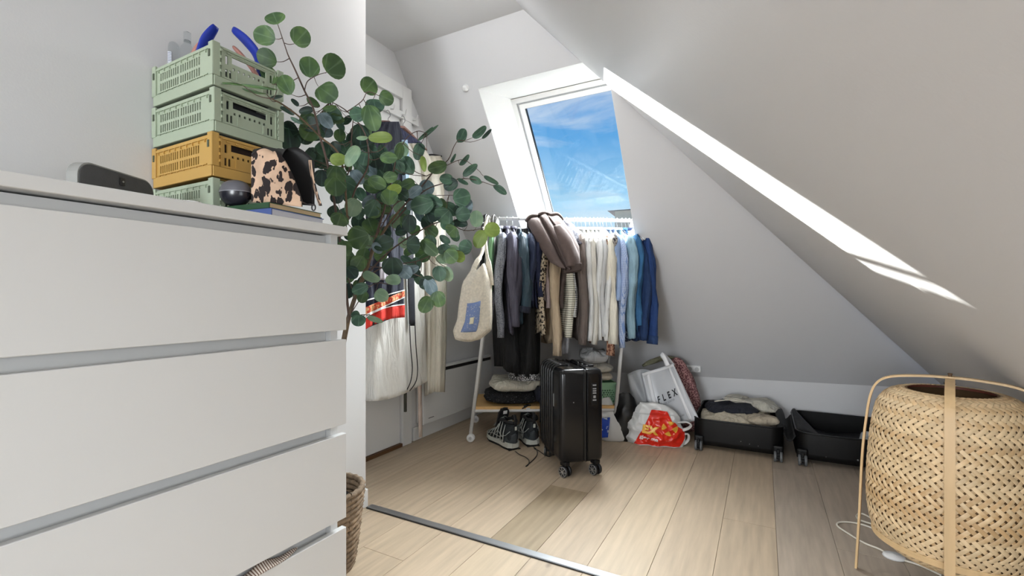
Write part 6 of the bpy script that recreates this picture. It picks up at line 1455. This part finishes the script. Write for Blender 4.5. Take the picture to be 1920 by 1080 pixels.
# --- red and white shopping bag
rb0 = atz(1232, 838, 0); ryaw = facing(1232); rb0 = rb0 + Vector((math.cos(ryaw + PI / 2), math.sin(ryaw + PI / 2), 0)) * .065
rb, rbody = None, None
rt = thing('red_white_shopping_bag', 'white plastic shopping bag with a large red print and yellow letters', 'bag', rb0, ryaw)
SC = 2.50 / F_PX
def rb_half(z):                                  # silhouette in metres: left and right edge at height z
    tbl = [(0, -.172, .140), (.03, -.178, .150), (.08, -.172, .150), (.13, -.168, .128), (.18, -.150, .122), (.215, -.122, .100), (.245, -.100, .055), (.262, -.092, -.01)]
    for (z0, l0, r0), (z1, l1, r1) in zip(tbl, tbl[1:]):
        if z <= z1: f = (z - z0) / (z1 - z0); return l0 + (l1 - l0) * f, r0 + (r1 - r0) * f
    return tbl[-1][1], tbl[-1][2]
def rb_pt(x, z, off=0.0, side=-1):
    l, r_ = rb_half(max(0, z)); c_, h_ = (l + r_) / 2, max(.01, (r_ - l) / 2); s_ = max(-1, min(1, (x - c_) / h_))
    b = .072 * (1 - abs(s_) ** 2.6) ** .5 * (math.sin(PI * min(1, .30 + z / .262 * .66)) ** .5 if z < .262 else .1) * (.65 if z > .2 else 1)
    q = Vector((x * 11 + 4, z * 11, side)); cr2 = (.2 - abs(noise.noise(q))) * .030 + (.2 - abs(noise.noise(q * 2.3))) * .018
    return Vector((x, side * (b + cr2 * min(1, b * 30) + off), max(.001, z + .004 * noise.noise(q * 2))))
for nm, sd_ in (('front_panel', -1), ('back_panel', 1)):
    bm = bmesh.new(); n1, n2 = 76, 52; Vv = [[None] * (n2 + 1) for _ in range(n1 + 1)]
    for i in range(n1 + 1):
        for j in range(n2 + 1):
            z = .262 * j / n2; l, r_ = rb_half(z); u = i / n1; u = .5 - .5 * math.cos(PI * u); Vv[i][j] = bm.verts.new(rb_pt(l + (r_ - l) * u, z, 0, sd_))
    for i in range(n1):
        for j in range(n2): bm.faces.new((Vv[i][j], Vv[i + 1][j], Vv[i + 1][j + 1], Vv[i][j + 1]))
    o = obj(nm, bm, plw, rt); o.data.shade_smooth(); o.data.set_sharp_from_angle(angle=.5)
def patch(nm, outline_l, outline_r, z0, z1, m, off, nu=70, nv=48):
    def fn(u, v):
        z = z0 + (z1 - z0) * v; a, b = outline_l(v), outline_r(v); p = rb_pt(a + (b - a) * u, z, off); return p
    o = obj(nm, grid(fn, nu, nv, .0), m, rt); o.data.shade_smooth(); return o
redp = mat('print_red', (214, 40, 22), .28, spec=.5); yel = mat('print_yellow', (234, 176, 66), .35); wht = mat('print_white', (240, 232, 226), .4)
patch('red_print', lambda v: -.125 + .107 * v - .012 * v * v, lambda v: .118 + .035 * math.sin(PI * min(1, v * 1.5)) * (v < .67) - (.045 * max(0, v - .42) / .58 if v > .42 else 0) - (.02 * v), .008, .222, redp, .009)
o_ = .0045
def disc(cx, cz, r_, m, off, hole=0):
    bm = bmesh.new(); n = 32; rows = []
    for q in range(7):
        f = hole + (1 - hole) * q / 6; rows.append([bm.verts.new(rb_pt(cx + r_ * f * math.cos(2 * PI * k / n), cz + r_ * f * 1.0 * math.sin(2 * PI * k / n), off)) for k in range(n)])
    for a_, b_ in zip(rows, rows[1:]):
        for k in range(n): bm.faces.new((a_[k], a_[(k + 1) % n], b_[(k + 1) % n], b_[k]))
    if hole == 0: pass
    return obj('yellow_disc', bm, m, rt)
disc(.066, .125, .043, yel, .013, .01)
for a in (.6, -1.05):                            # red cross over the disc
    def fn(u, v, a=a):
        x = (-.043 + .086 * u); y = (-.0085 - .004 * abs(2 * u - 1)) * (1 - 2 * v); return rb_pt(.064 + x * math.cos(a) - y * math.sin(a), .127 + x * math.sin(a) + y * math.cos(a), .017)
    obj('red_cross', grid(fn, 20, 4), redp, rt)
def onbag(cx, cz, s, rot=0.0, off=.014):
    return lambda x, y: rb_pt(cx + s * (x * math.cos(rot) - y * math.sin(rot)), cz + s * (x * math.sin(rot) + y * math.cos(rot)), off)
rt.scale = (1, 1, .87)
obj('lettering', text_mesh('EX', .066, bold=.004, fn=onbag(-.038, .107, 1.0, -.12), sub=2), yel, rt)
bpy.data.objects['lettering'].data.materials[0] = yel
obj('small_lettering', text_mesh('gjør ma', .032, bold=.0010, align='LEFT', fn=onbag(-.092, .060, 1.0, -.10), sub=1), wht, rt)
obj('small_lettering', text_mesh('rer', .022, align='LEFT', fn=onbag(.045, .050, 1.0, .05), sub=1), mat('faded_print', (226, 130, 110), .4), rt)
for nm, pts in (('handle', [(.10, -.02, .150), (.150, -.045, .165), (.175, -.04, .150), (.165, -.03, .125), (.135, -.02, .105)]), ('handle', [(.13, .0, .06), (.160, -.02, .085), (.165, -.01, .05), (.150, .0, .02), (.13, .0, .008)])):
    obj(nm, tube(smooth_path([Vector(q) for q in pts], 5), .010, 8, True, .5), plw, rt, True)
